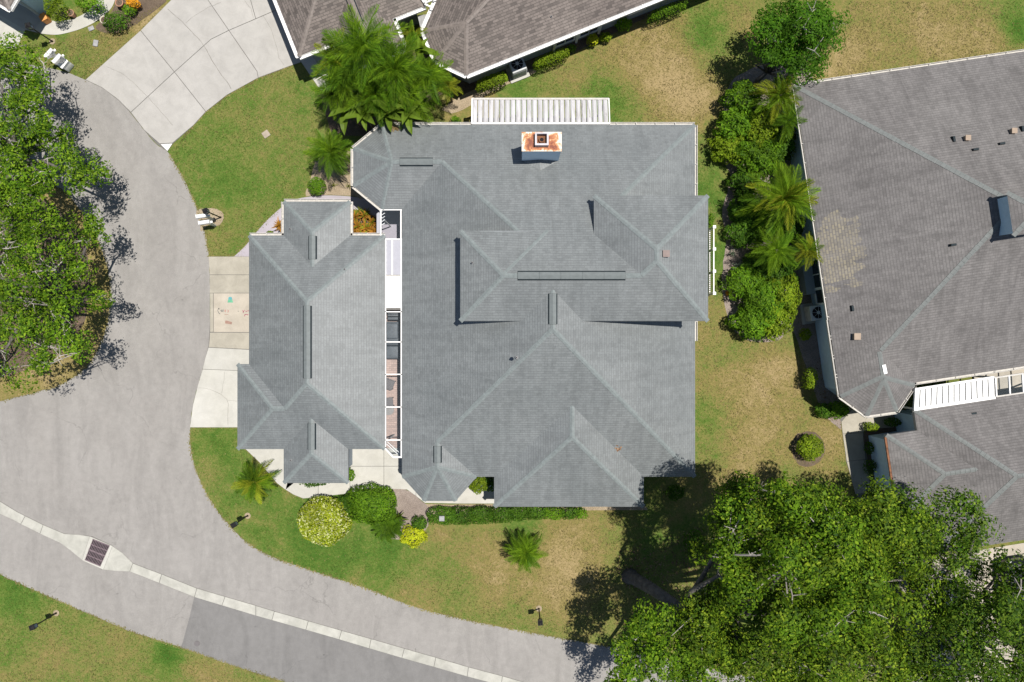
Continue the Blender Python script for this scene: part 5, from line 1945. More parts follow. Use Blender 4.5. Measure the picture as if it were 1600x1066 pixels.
def bush(name, label, px, py, rx, ry, h, mat, n=1500, leaf=.08, asp=.6, group=None, cat='shrub', ang=0.0, boxy=False, lumps=0.16, base=0.02, rng=rg):
    """a shrub whose crown (half-axes rx, ry sketch units as seen) tops out at height h"""
    zc = h * (.9 if boxy else .6)
    p = P(px, py, zc)
    f = (H - zc) / H / S
    RX, RY = rx * f, ry * f
    t = thing(name, (p.x, p.y, base), label, cat, group)
    d = rng.normal(size=(n, 3))
    d /= np.linalg.norm(d, axis=1, keepdims=True)
    d[:, 2] = np.where(d[:, 2] < -.5, -d[:, 2], d[:, 2])
    if boxy:
        m = np.abs(d).max(1, keepdims=True)
        d = d / m * .5 + d * .5
        d /= np.maximum(1.0, np.abs(d).max(1, keepdims=True))
    rr = 1 - .35 * rng.random(n) ** 2
    ph = rng.uniform(0, 6.28, 6)
    lob = 1 + lumps * (np.sin(d[:, 0] * 5 + ph[0]) * np.sin(d[:, 1] * 5 + ph[1]) + .6 * np.sin(d[:, 0] * 9 + ph[2]) * np.sin(d[:, 1] * 8 + d[:, 2] * 6 + ph[3]))
    v = d * (rr * lob)[:, None] * np.array((RX, RY, h * .5))
    ca, sa = math.cos(ang), math.sin(ang)
    v = np.stack([v[:, 0] * ca - v[:, 1] * sa, v[:, 0] * sa + v[:, 1] * ca, v[:, 2]], 1)
    c = v + np.array((p.x, p.y, h * .5 + base))
    nrm = d * .9 + np.array((0, 0, .55)) + rng.normal(0, .5, (n, 3))
    leaf_object('foliage', leaf_quads(c, nrm, leaf, asp, rng), mat, t)
    mb = MB()
    k = 5
    for i in range(k):
        a = 6.28 * i / k
        mb.tube([(p.x, p.y, base), (p.x + RX * .25 * math.cos(a), p.y + RY * .25 * math.sin(a), h * .35), (p.x + RX * .55 * math.cos(a), p.y + RY * .55 * math.sin(a), h * .72)], [.03, .022, .01], 5)
    mb.build('stems', M_bark, t)
    return t


# --- palms
def frond_data(name, mat, n=24, droop=.45, lw=.030, ll=.34, vee=.35, sweep=.9):
    """feather frond of unit length along +x, rising then drooping; leaflets in two rows"""
    vs, fs = [], []

    def sp(t):
        return Vector((t * (1 - .12 * droop * t), 0, .30 * t - (.30 + droop) * t * t))
    prev = None
    for i in range(9):
        t = i / 8
        p = sp(t)
        w = .012 * (1 - t * .8)
        b = len(vs)
        vs += [p + Vector((0, w, 0)), p + Vector((0, -w, 0)), p + Vector((0, 0, -w))]
        if i:
            fs += [(b - 3, b, b + 1, b - 2), (b - 2, b + 1, b + 2, b - 1), (b - 1, b + 2, b, b - 3)]
    r = random.Random(hash(name) & 255)
    for i in range(n):
        t = .12 + .87 * i / (n - 1)
        p = sp(t)
        L_ = ll * (math.sin(math.pi * min(1, .18 + .78 * t)) ** .7) * r.uniform(.88, 1.1)
        for s in (-1, 1):
            a = sweep * (1 - .45 * t) + r.uniform(-.10, .10)
            d = Vector((math.cos(a), s * math.sin(a), 0))
            sd = Vector((-d.y, d.x, 0)) * (lw / 2)
            q1 = p + d * (L_ * .5) + Vector((0, 0, vee * L_ * .30))
            q2 = p + d * L_ + Vector((0, 0, vee * L_ * .30 - L_ * (.28 + .25 * droop)))
            b = len(vs)
            vs += [p - sd * .5, p + sd * .5, q1 + sd, q1 - sd, q2]
            fs += [(b, b + 1, b + 2, b + 3), (b + 3, b + 2, b + 4)]
    return meshdata(name, vs, fs, mat)


def fan_data(name, mat, n=18, span=4.6, stalk=.45):
    vs, fs = [], []
    b = 0
    vs += [Vector((0, .012, 0)), Vector((0, -.012, 0)), Vector((stalk, -.01, .10)), Vector((stalk, .01, .10))]
    fs.append((0, 1, 2, 3))
    c = Vector((stalk, 0, .10))
    for i in range(n):
        a = -span / 2 + span * i / (n - 1)
        L_ = .55 * (.75 + .25 * math.cos(a * .6))
        d = Vector((math.cos(a), math.sin(a), .0))
        sd = Vector((-d.y, d.x, 0)) * .028
        b = len(vs)
        q1 = c + d * (L_ * .55) + Vector((0, 0, .04))
        vs += [c, q1 + sd, c + d * L_ + Vector((0, 0, -.10)), q1 - sd]
        fs.append((b, b + 1, b + 2, b + 3))
    return meshdata(name, vs, fs, mat)


def strap_data(name, mat, w=.10, droop=.7, rise=.75, seg=5):
    vs, fs = [], []
    for i in range(seg + 1):
        t = i / seg
        ww = w * (math.sin(math.pi * min(1, .22 + .78 * t)) ** .6) if t < 1 else .004
        z = rise * t - droop * t * t
        vs += [Vector((t, ww / 2, z + ww * .25)), Vector((t, 0, z)), Vector((t, -ww / 2, z + ww * .25))]
        if i:
            b = 3 * (i - 1)
            fs += [(b, b + 1, b + 4, b + 3), (b + 1, b + 2, b + 5, b + 4)]
    return meshdata(name, vs, fs, mat)


FR = {}
for key, mat in (('g', L_palm), ('d', L_palmd), ('y', L_palmy), ('b', L_palmdry)):
    FR[key] = [frond_data('frond_%s%d' % (key, i), mat, 40, dr, .015, .30, .35, .95) for i, dr in enumerate((.30, .50, .75))]
FRS = {key: [frond_data('sago_%s' % key, mat, 34, .25, .022, .20, .2, 1.15)] for key, mat in (('d', L_palmd),)}
STR = {'o': strap_data('strap_o', L_brom), 'g': strap_data('strap_g', L_bromg), 'b': strap_data('strap_b', L_broad, .34, .85, .95, 6), 'a': strap_data('strap_a', L_agave, .09, .15, .45, 4),
       'y': strap_data('strap_y', L_palmy, .30, .85, .9, 6)}
FAN = {'g': fan_data('fan_g', L_palm), 'd': fan_data('fan_d', L_palmd)}


def place_leaf(me, parent, z, az, el, L_, roll=0.0, name='frond', wscale=1.0):
    o = link(name, me, parent)
    o.location = (0, 0, z)
    o.rotation_mode = 'XYZ'
    o.rotation_euler = (roll, -el, az)
    o.scale = (L_, L_ * wscale, L_)
    return o


def palm(name, label, px, py, z, L_, n, kinds='g', trunk=.09, els=(-.25, 1.0), group=None, seed=0, fr=None, lean=(0, 0), dry=0, cat='palm'):
    """feather palm whose crown heart is at height z at the sketch position"""
    r = random.Random(seed * 31 + int(px * 7 + py))
    p = P(px, py, z)
    t = thing(name, (p.x, p.y, 0), label, cat, group)
    F = fr or FR
    if trunk:
        mb = MB()
        k = 7
        mb.tube([(p.x - lean[0] * (1 - i / k), p.y - lean[1] * (1 - i / k), z * i / k + (.0 if i else -.02)) for i in range(k + 1)], [trunk * (1.35 - .45 * i / k) * (1.08 if i % 2 else 1) for i in range(k + 1)], 8)
        mb.build('trunk', M_ptrunk, t)
    for i in range(n):
        u = i / max(1, n - 1)
        az = i * 2.39996 + r.uniform(-.25, .25)
        el = els[0] + (els[1] - els[0]) * u + r.uniform(-.12, .12)
        key = r.choice(kinds)
        ms = F[key]
        me = ms[min(len(ms) - 1, int((1 - u) * len(ms)))]
        place_leaf(me, t, z + .02, az, el, L_ * r.uniform(.82, 1.12), r.uniform(-.35, .35))
    for i in range(dry):
        place_leaf(FR['b'][2], t, z - .1, r.uniform(0, 6.28), -.5, L_ * .85, r.uniform(-.5, .5))
    return t


def rosette(name, label, px, py, z, L_, n, key='o', els=(.05, 1.1), group=None, cat='plant', seed=0, base=0.02, wscale=1.0, stem=True, arc=None):
    r = random.Random(seed + int(px * 3 + py))
    p = P(px, py, z)
    t = thing(name, (p.x, p.y, base), label, cat, group)
    if stem and z > .15:
        MB().tube([(p.x, p.y, base), (p.x, p.y, z)], [.05, .035], 6).build('stem', M_ptrunk, t)
    for i in range(n):
        u = i / max(1, n - 1)
        az = i * 2.39996 + r.uniform(-.3, .3) if arc is None else arc[0] + (arc[1] - arc[0]) * r.random()
        k = r.choice(key)
        place_leaf(STR[k], t, z - base, az, els[0] + (els[1] - els[0]) * u + r.uniform(-.1, .1), L_ * r.uniform(.75, 1.15), r.uniform(-.2, .2), 'leaf', wscale)
    return t


# tall cluster between the two houses
G1 = 'feather palms clustered between the lawn and the brown roofed house'
for i, (px, py, z, L_, n, kk, lb) in enumerate([
        (570, 78, 4.6, 1.95, 24, 'gd', 'tall feather palm with the longest fronds overlapping the brown roof'),
        (526, 92, 3.6, 1.3, 22, 'ggy', 'feather palm nearest the corner of the concrete driveway'),
        (540, 128, 3.4, 1.5, 22, 'gd', 'feather palm at the left of the cluster, just right of the lawn edge'),
        (617, 112, 4.2, 1.7, 24, 'gd', 'feather palm in the middle of the cluster by the houses'),
        (668, 118, 3.6, 1.3, 20, 'gd', 'feather palm at the right of the cluster beside the brown roof point'),
        (588, 150, 3.6, 1.5, 22, 'dg', 'feather palm in the cluster just above the broad leaved plants'),
        (640, 152, 3.2, 1.4, 20, 'dg', 'dark feather palm at the right of the cluster by the grey roof edge'),
        (520, 150, 2.6, 1.1, 18, 'gd', 'low feather palm at the lower left of the cluster'),
        (645, 62, 3.2, .8, 12, 'gy', 'small upright feather palm in the notch of the brown roof')]):
    palm('feather_palm', lb, px, py, z, L_, n, kk, .08, (-.25, 1.25), G1, i, dry=1 if i in (5, 6) else 0)
G2 = 'broad leaved plants hanging over the grey roof edge'
for i, (px, py, z, L_, n, lb) in enumerate([
        (545, 175, 2.6, 1.2, 9, 'broad leaved plant left of the others above the grey bay roof'),
        (570, 180, 2.9, 1.15, 10, 'broad leaved plant with drooping leaves at the grey roof edge'),
        (607, 178, 3.1, 1.25, 10, 'broad leaved plant with a dry brown frond among its leaves'),
        (640, 178, 3.0, 1.2, 10, 'broad leaved plant right of the others, shading the grey roof edge'),
        (658, 80, 3.0, .9, 8, 'broad leaved plant beside the white trim of the brown roof')]):
    t = rosette('broad_leaf_plant', lb, px, py, z, L_, n, 'b', (-.15, 1.0), G2, 'plant', i)
    if i == 2:
        place_leaf(FR['b'][1], t, z, -1.2, -.15, 1.3)
palm('fan_palm', 'dense green palm just right of the round lawn patch, above the clipped ball shrub', 517, 238, 2.0, 1.15, 36, 'gd', .10, (-.3, 1.1), None, 3)
palm('young_palm', 'small bright palm at the right end of the palm cluster', 700, 135, 2.2, .75, 12, 'y', .05, (-.2, 1.1), None, 5)
bush('clipped_shrub', 'small clipped ball shrub in the pale sand bed', 494.5, 291, 14.5, 14.5, .8, L_shrub, 1600, .06, lumps=.05)
for i, (px, py) in enumerate(((522, 290), (545, 291))):
    rosette('ground_plant', ('small green ground plant in the sand bed, nearer the ball shrub', 'small green ground plant in the sand bed, nearer the house wall')[i], px, py, .12, .25, 9, 'g', (.2, 1.0), 'small plants in the sand bed', 'plant', i)
sheet('bromeliad_bed', wob([(547, 326), (570, 330), (588, 340), (589, 374), (547, 374)], .6, seed=20), .026, M_mulch)
# bromeliads by the courtyard entrance
GB = 'orange bromeliads by the breezeway entrance'
BRO = [(556, 340, .42), (570, 338, .40), (582, 348, .38), (560, 355, .46), (573, 357, .48), (584, 362, .36), (554, 366, .38), (566, 367, .44), (579, 370, .40)]
BL = ['at the upper left of', 'at the top of', 'at the upper right of', 'at the left of', 'in the middle of', 'at the right of', 'at the lower left of', 'at the bottom of', 'at the lower right of']
for i, (px, py, L_) in enumerate(BRO):
    rosette('bromeliad', 'orange bromeliad ' + BL[i] + ' the clump by the breezeway', px, py, .45, L_ * 1.1, 22, 'ooog', (.0, 1.1), GB, 'bromeliad', i, wscale=1.7)
for i, (px, py) in enumerate(((561, 331), (573, 333), (550, 336))):
    rosette('lime_bromeliad', ('lime bromeliad at the top of the clump by the breezeway, left one', 'lime bromeliad at the top of the clump by the breezeway, right one', 'lime bromeliad tucked against the garage gutter')[i], px, py, .4, .36, 20, 'g', (.15, 1.1), 'lime bromeliads by the breezeway entrance', 'bromeliad', i)
rosette('bromeliad', 'single orange red bromeliad on the lavender walk left of the garage gable', 438, 353, .5, .48, 22, 'o', (.0, 1.1), None, 'bromeliad', 22, wscale=1.5)
bush('lime_shrub', 'tiny lime shrub at the foot of the garage eave', 422, 364, 5, 3.5, .4, L_lime, 220, .05)
# south garden
palm('garden_palm', 'palm with spreading fronds left of the garage gable on the south lawn', 398, 752, 1.3, 1.05, 26, 'gyd', .09, (-.1, 1.0), None, 8)
bush('variegated_shrub', 'big round yellow and white variegated shrub on the south lawn', 505, 815, 42, 38, 2.0, L_var, 7500, .105, .5, lumps=.05)
bush('dark_green_shrub', 'broad dark green shrub right of the round variegated shrub', 579, 789, 40, 31, 1.5, L_shrub, 5200, .10, .5, lumps=.14)
bush('dark_green_shrub', 'low dark green shrub under the variegated one by the walk', 541, 790, 16, 18, 1.1, L_dshrub, 1500, .09, .5)
palm('sago_palm', 'dark sago palm with radiating fronds between the shrubs', 606, 822, .7, .84, 64, 'd', .13, (-.02, .5), None, 2, FRS)
bush('yellow_shrub', 'bright yellow green shrub beside the sago palm', 645, 838, 22, 17, .8, L_yel, 1500, .09, .5, lumps=.2)
bush('small_shrub', 'small green shrub behind the bright yellow one', 655, 818, 12, 12, .7, L_dshrub, 700, .08)
rosette('strap_plant', 'strap leaved plant right above the sago palm', 624, 806, .3, .6, 9, 'b', (.2, 1.0), None, 'plant', 4, wscale=.5)
palm('pygmy_palm', 'dark green pygmy palm alone on the dry south lawn', 821, 862, 1.35, 1.05, 32, 'gd', .09, (-.35, 1.0), None, 4)
HX = [(690, 808, 24, 14), (722, 808, 22, 14), (752, 807, 20, 14), (782, 806, 20, 13), (811, 804, 19, 11.5), (839, 803, 18, 10.5), (866, 804, 17, 9.5), (891, 804, 16, 9), (909, 804, 10, 8)]
HL = ['widest, at the left end', 'second from the left', 'third from the left', 'fourth from the left', 'in the middle', 'fourth from the right', 'third from the right', 'second from the right', 'smallest, at the right end']
for i, (px, py, rx, ry) in enumerate(HX):
    bush('hedge_plant', 'dark clipped hedge plant along the south wall, ' + HL[i], px, py, rx, ry, .85, L_dshrub if i % 2 else L_shrub if i > 5 else L_dshrub, int(rx * ry * 6), .07, .6, 'hedge along the south wall', 'hedge', 0, True, .07)
hp = P(690.5, 810, .88)
o = MB().box((hp.x, hp.y, .45), (.10, .10, .9)).box((hp.x, hp.y, .92), (.26, .26, .06)).build('garden_light', M_stone)
tag(o, 'small grey post light poking out of the hedge left end', 'light')
bush('porch_shrub', 'yellow green shrub in the gap between bay and wing roofs', 748, 757, 16, 14, 1.3, L_lime, 1300, .08)
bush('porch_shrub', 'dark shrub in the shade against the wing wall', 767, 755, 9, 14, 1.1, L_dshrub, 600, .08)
bush('low_shrub', 'small green shrub tucked under the right corner of the garage gable', 547, 742, 7, 10, .6, L_shrub, 400, .07)
bush('climber', 'thin green hedge peeping out below the garage gable eave', 494, 753, 22, 5, 2.2, L_dshrub, 700, .07)
bush('round_shrub', 'round green shrub in a mulch ring on the right lawn', 1267, 700, 21, 21, 1.1, L_lime, 2000, .085, lumps=.1)
# east bed
GE = 'lush shrubs in the bed beside the grey purple house'
EB = [(1160, 155, 26, 24, 2.0, L_shrub, 'in the east bed at its top end'), (1150, 195, 26, 26, 1.9, L_shrub, 'in the east bed second from the top, at the lawn'), (1190, 200, 26, 30, 2.1, L_lime, 'in the east bed below the yellow palm'),
      (1140, 232, 26, 20, 1.5, L_lime, 'in the east bed bulging most over the lawn'), (1185, 245, 34, 28, 1.9, L_shrub, 'in the east bed just above the big palm'), (1220, 225, 20, 28, 1.8, L_dshrub, 'in the east bed against the house, upper part'), (1165, 285, 22, 22, 1.3, L_dshrub, 'in the east bed left of the big palm'),
      (1165, 330, 24, 24, 1.2, L_dshrub, 'in the east bed left and below the big palm'), (1160, 365, 22, 22, 1.0, L_dshrub, 'in the east bed above the agaves'), (1195, 350, 26, 24, 1.3, L_dshrub, 'in the east bed under the big palm'),
      (1190, 410, 24, 24, 1.2, L_dshrub, 'in the east bed right of the agaves'), (1235, 355, 18, 24, 1.5, L_dshrub, 'in the east bed by the house window'), (1168, 440, 30, 24, 1.3, L_shrub, 'in the east bed just below the agaves'), (1218, 425, 24, 24, 1.4, L_dshrub, 'in the east bed under the small bright palm'), (1195, 470, 34, 30, 1.8, L_shrub, 'in the east bed at the middle of the rounded lower group'),
      (1222, 462, 24, 30, 1.9, L_lime, 'in the east bed at the right of the rounded lower group'), (1180, 502, 34, 26, 1.5, L_shrub, 'in the east bed at the bottom left end'), (1213, 500, 26, 26, 1.7, L_lime, 'in the east bed at the bottom right end')]
for i, (px, py, rx, ry, h, m, lb) in enumerate(EB):
    bush('leafy_shrub', 'leafy green shrub ' + lb, px, py, rx * 1.12, ry * 1.12, h, m, int(rx * ry * 4.4), .13, .42, GE, 'shrub', 0, False, .22)
palm('yellow_palm', 'yellowish palm below the round tree at the corner of the purple grey roof', 1216, 152, 2.6, 1.25, 28, 'yg', .09, (-.3, 1.1), None, 6)
palm('sylvester_palm', 'large yellow green palm in the middle of the east bed', 1223, 312, 2.5, 1.75, 40, 'ygggd', .16, (-.3, 1.15), None, 9)
palm('bed_palm', 'green palm below the large yellow palm in the east bed', 1210, 392, 2.2, 1.15, 28, 'ggd', .08, (-.25, 1.1), None, 10)
palm('bed_palm', 'small bright palm touching the wall gutter of the purple grey house', 1262, 392, 2.4, .85, 24, 'ggy', .07, (-.25, 1.1), None, 11)
palm('bed_palm', 'green palm between the round tree and the yellow palm', 1230, 190, 2.4, .9, 20, 'gd', .07, (-.2, 1.1), None, 12)
for i, (px, py, L_) in enumerate(((1153, 416, .42), (1171, 410, .36), (1144, 396, .3))):
    rosette('agave', ('largest silvery agave in the east bed', 'silvery agave right of the largest one', 'small silvery agave above the largest one')[i], px, py, .35, L_, 20, 'a', (.05, 1.2), 'agaves in the east bed', 'agave', i)
bush('reddish_plant', 'small orange plant at the sandy edge of the east bed', 1138, 458, 5, 4, .35, L_flow, 120, .07)
bush('low_shrub', 'small green shrub by the top end of the white railing', 1110, 345, 5, 11, .6, L_shrub, 250, .08)
# beside the east house
bush('clipped_hedge', 'upright clipped hedge in the shade of the purple grey house', 1270, 592, 9, 17, 1.2, L_lime, 1000, .06, ang=-.14, boxy=True, lumps=.04, cat='hedge')
bush('corner_shrub', 'green shrub at the corner of the octagonal bay', 1311, 640, 15, 14, 1.2, L_shrub, 900, .10)
bush('corner_shrub', 'dark low shrub left of the octagonal bay corner', 1289, 642, 14, 12, .8, L_dshrub, 700, .09)
bush('potted_shrub', 'small lime shrub by the purple grey house air conditioner', 1258, 523, 9, 10, .8, L_lime, 450, .08)
bush('entry_shrub', 'yellow green shrub on the walk below the octagonal bay', 1361, 667, 11, 7, .7, L_lime, 500, .07)
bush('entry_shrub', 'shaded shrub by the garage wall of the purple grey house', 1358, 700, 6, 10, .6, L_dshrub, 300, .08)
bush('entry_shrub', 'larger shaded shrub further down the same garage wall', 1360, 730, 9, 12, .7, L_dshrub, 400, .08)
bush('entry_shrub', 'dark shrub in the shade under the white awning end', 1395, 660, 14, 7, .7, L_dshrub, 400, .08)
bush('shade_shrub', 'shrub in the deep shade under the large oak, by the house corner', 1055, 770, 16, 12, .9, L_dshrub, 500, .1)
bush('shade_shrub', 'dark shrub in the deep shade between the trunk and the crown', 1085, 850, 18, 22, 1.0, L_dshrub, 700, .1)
# north neighbour hedge row
bush('clipped_hedge', 'clipped box hedge at the point of the brown roofed house', 768, 125, 27, 9.5, 1.3, L_lime, 1900, .06, ang=NA - .02, boxy=True, lumps=.03, cat='hedge')
bush('clipped_hedge', 'long clipped hedge right of the pale air conditioner', 862, 88, 31, 8.5, 1.3, L_lime, 1900, .06, ang=NA, boxy=True, lumps=.03, cat='hedge')
bush('low_shrub', 'small green shrub at the end of the long clipped hedge', 893, 76, 8, 6, .6, L_shrub, 300, .06)
bush('flowering_shrub', 'yellow and orange shrub beside the lanai posts', 926, 62, 9, 9, .8, L_yel, 400, .08)
bush('low_shrub', 'small green shrub right of the yellow and orange one', 946, 58, 10, 7, .7, L_lime, 400, .08)
bush('low_shrub', 'shaded shrub between the lanai and the top hedge', 975, 38, 13, 9, .8, L_shrub, 600, .08)
bush('low_shrub', 'small green shrub just left of the white patio cover', 712, 187, 8, 5, .5, L_shrub, 250, .07)
bush('clipped_hedge', 'long dark hedge at the top edge of the picture', 1045, 13, 34, 8, 1.3, L_shrub, 1700, .06, ang=NA, boxy=True, lumps=.06, cat='hedge')
# north-west garden
bush('column_shrub', 'clipped column shrub by the orange box at the top left', 86, 13, 13, 19, 1.7, L_lime, 1500, .06, lumps=.04)
bush('garden_shrub', 'bright shrub over the curved walk at the top left', 140, 5, 20, 13, 1.4, L_shrub, 1100, .08)
bush('garden_shrub', 'green grey shrub beside the cream pot', 180, 34, 19, 15, .9, L_dshrub, 1100, .07)
bush('flower_bush', 'orange flowering bush at the top left', 208, 5, 10, 8, .8, L_flow, 450, .08)
bush('garden_shrub', 'green shrub under the orange flowering bush', 202, 16, 11, 9, .6, L_shrub, 450, .07)


def pot(px, py, r, h, mat, label):
    p = P(px, py, h)
    t = thing('plant_pot', (p.x, p.y, .02), label, 'pot')
    n = 20
    prof = [(r * .7, .0), (r * .95, h * .8), (r * 1.05, h * .82), (r * 1.05, h), (r * .88, h), (r * .86, h * .86)]
    vs, fs = [], []
    for rr_, z in prof:
        for i in range(n):
            a = 2 * math.pi * i / n
            vs.append((p.x + rr_ * math.cos(a), p.y + rr_ * math.sin(a), .02 + z))
    for k in range(len(prof) - 1):
        for i in range(n):
            fs.append((k * n + i, k * n + (i + 1) % n, (k + 1) * n + (i + 1) % n, (k + 1) * n + i))
    mk('bowl', vs, fs, mat, t, smooth=True)
    MB().cyl((p.x, p.y, .02 + h * .84), r * .87, .01, n).build('soil', M_mulch, t)
    MB().tube([(p.x, p.y, .02 + h * .84), (p.x + .02, p.y, .04 + h * 1.3)], [.012, .004], 5).build('stub', M_bark, t)


pot(162, 31, .19, .38, M_potc, 'cream plant pot with bare soil left of the green grey shrub')
pot(186, 4, .20, .40, M_terra, 'terracotta plant pot near the orange flowering bush')
pot(110, 20, .17, .34, M_terra, 'terracotta plant pot in the shade by the curved walk')
obp = P(67.5, 27, .4)
t = thing('orange_box', (obp.x, obp.y, .02), 'orange plastic box beside the downspout at the top left', 'box')
rbox('box', (obp.x, obp.y, .22), (.32, .34, .38), .03, M_orange, t, .5)
rbox('lid', (obp.x, obp.y, .43), (.36, .38, .05), .02, M_orange, t, .5)
for i, (px, py, r) in enumerate(((143, 45, .15), (150, 68, .17))):
    p = P(px, py)
    o = rbox('stepping_stone', (p.x, p.y, .03), (r * 2, r * 1.5, .07), .03, M_stone, None, .4 + i)
    tag(o, ('grey stepping stone next to the curved walk', 'grey stepping stone in the grass near the concrete driveway')[i], 'stone')
p = P(416, 210)
o = rbox('utility_cover', (p.x, p.y, .02), (.36, .34, .06), .012, M_sandy, None, .6)
tag(o, 'square tan utility cover in the round lawn', 'cover')

# ------------------------------------------------------------------ lamps
def lamp_post(px, py, rz, label, first=[None]):
    p = P(px, py)
    if first[0] is None:
        t = thing('lamp_post', (0, 0, 0), label, 'lamp post', 'black lantern posts around the lawns')
        MB().cyl((0, 0, 0), .16, .012, 18).build('base_ring', M_sand, t)
        mb = MB().cyl((0, 0, 0.01), .055, .12, 12, 0, .04).cyl((0, 0, .12), .034, 1.42, 12)
        mb.cyl((0, 0, 1.50), .05, .05, 12)
        mb.build('post', M_black, t)
        la = MB().box((0, 0, 1.70), (.17, .17, .26), 0, 0, 1.25).build('lantern', M_lamp, t)
        mb = MB()
        for sx in (-1, 1):
            for sy in (-1, 1):
                mb.bar((sx * .088, sy * .088, 1.56), (sx * .110, sy * .110, 1.84), .022, .022)
        mb.box((0, 0, 1.555), (.20, .20, .03))
        mb.box((0, 0, 1.845), (.25, .25, .03))
        mb.box((0, 0, 1.90), (.23, .23, .09), 0, 0, .25)
        mb.cyl((0, 0, 1.94), .02, .05, 8, 0, .008)
        mb.build('cage', M_black, la)
        first[0] = t
    else:
        t = copy_tree(first[0])
        t['label'] = label
    t.location = (p.x, p.y, .004)
    t.rotation_euler = (0, 0, rz)
    return t


lamp_post(88, 958, .3, 'black lantern post on the grass at the lower left corner')
lamp_post(387, 806, .5, 'black lantern post at the road edge below the south walk')
lamp_post(842, 951, .1, 'black lantern post on the dry grass near the road, lower middle')
lamp_post(345, 340, .4, 'black lantern post on the sandy spot beside the pair of mailboxes')
lamp_post(82, 65, .2, 'black lantern post near the curved walk at the upper left')
sheet('sand_patch', wob(spline([(307, 330), (322, 326), (340, 327), (349, 335), (347, 348), (338, 353), (325, 352), (315, 362), (311, 345)], 4, True), .6, seed=13), .013, M_sand)


def mailbox(px, py, z, ang, label, grp):
    p = P(px, py, z)
    t = thing('mailbox', (p.x, p.y, 0), label, 'mailbox', grp)
    R_ = Matrix.Rotation(ang, 3, 'Z')

    def w(x, y, zz):
        return Vector((p.x, p.y, 0)) + R_ @ Vector((x, y, zz))
    prof = [(-.10, 0), (.10, 0), (.10, .13)] + [(.10 * math.cos(a), .13 + .10 * math.sin(a)) for a in np.linspace(.3, math.pi - .3, 6)] + [(-.10, .13)]
    vs = [w(-.26, y, z - .1 + h) for y, h in prof] + [w(.26, y, z - .1 + h) for y, h in prof]
    n = len(prof)
    fs = [(i, (i + 1) % n, n + (i + 1) % n, n + i) for i in range(n)] + [tuple(range(n))[::-1], tuple(range(n, 2 * n))]
    mk('body', vs, fs, M_white, t)
    MB().bar(w(-.275, -.1, z + .02), w(-.275, .1, z + .02), .02, .20).build('door', M_white, t)
    MB().bar(w(.05, -.115, z + .02), w(.22, -.115, z + .10), .012, .05).build('flag', M_stone, t)
    MB().bar(w(.08, 0, 0), w(.08, 0, z - .1), .10, .10).build('post', M_white, t)
    MB().bar(w(-.22, 0, z - .13), w(.34, 0, z - .13), .10, .06).build('arm', M_white, t)
    MB().bar(w(.08, 0, z - .45), w(-.18, 0, z - .16), .06, .06).build('brace', M_white, t)


GM = 'white mailboxes at the edge of the asphalt'
mailbox(316, 337.5, 1.05, .15, 'white mailbox closest to the lantern on the sandy spot', GM)
mailbox(320, 347.5, 1.05, .15, 'white mailbox below the other one on the sandy spot', GM)
mailbox(77, 83.5, 1.05, -.75 + math.pi / 2, 'white mailbox left of its twin at the upper left lawn corner', GM)
mailbox(90, 92, 1.05, -.75 + math.pi / 2, 'white mailbox next to the shaded white box at the upper left', GM)
p = P(98, 98, .4)
o = thing('newspaper_box', (p.x, p.y, 0), 'low white box partly in tree shade beside the upper left mailboxes', 'box')
rbox('body', (p.x, p.y, .30), (.62, .46, .56), .05, M_white, o, -.65)
MB().box((p.x, p.y, .60), (.66, .50, .04), -.65).build('lid', M_white, o)


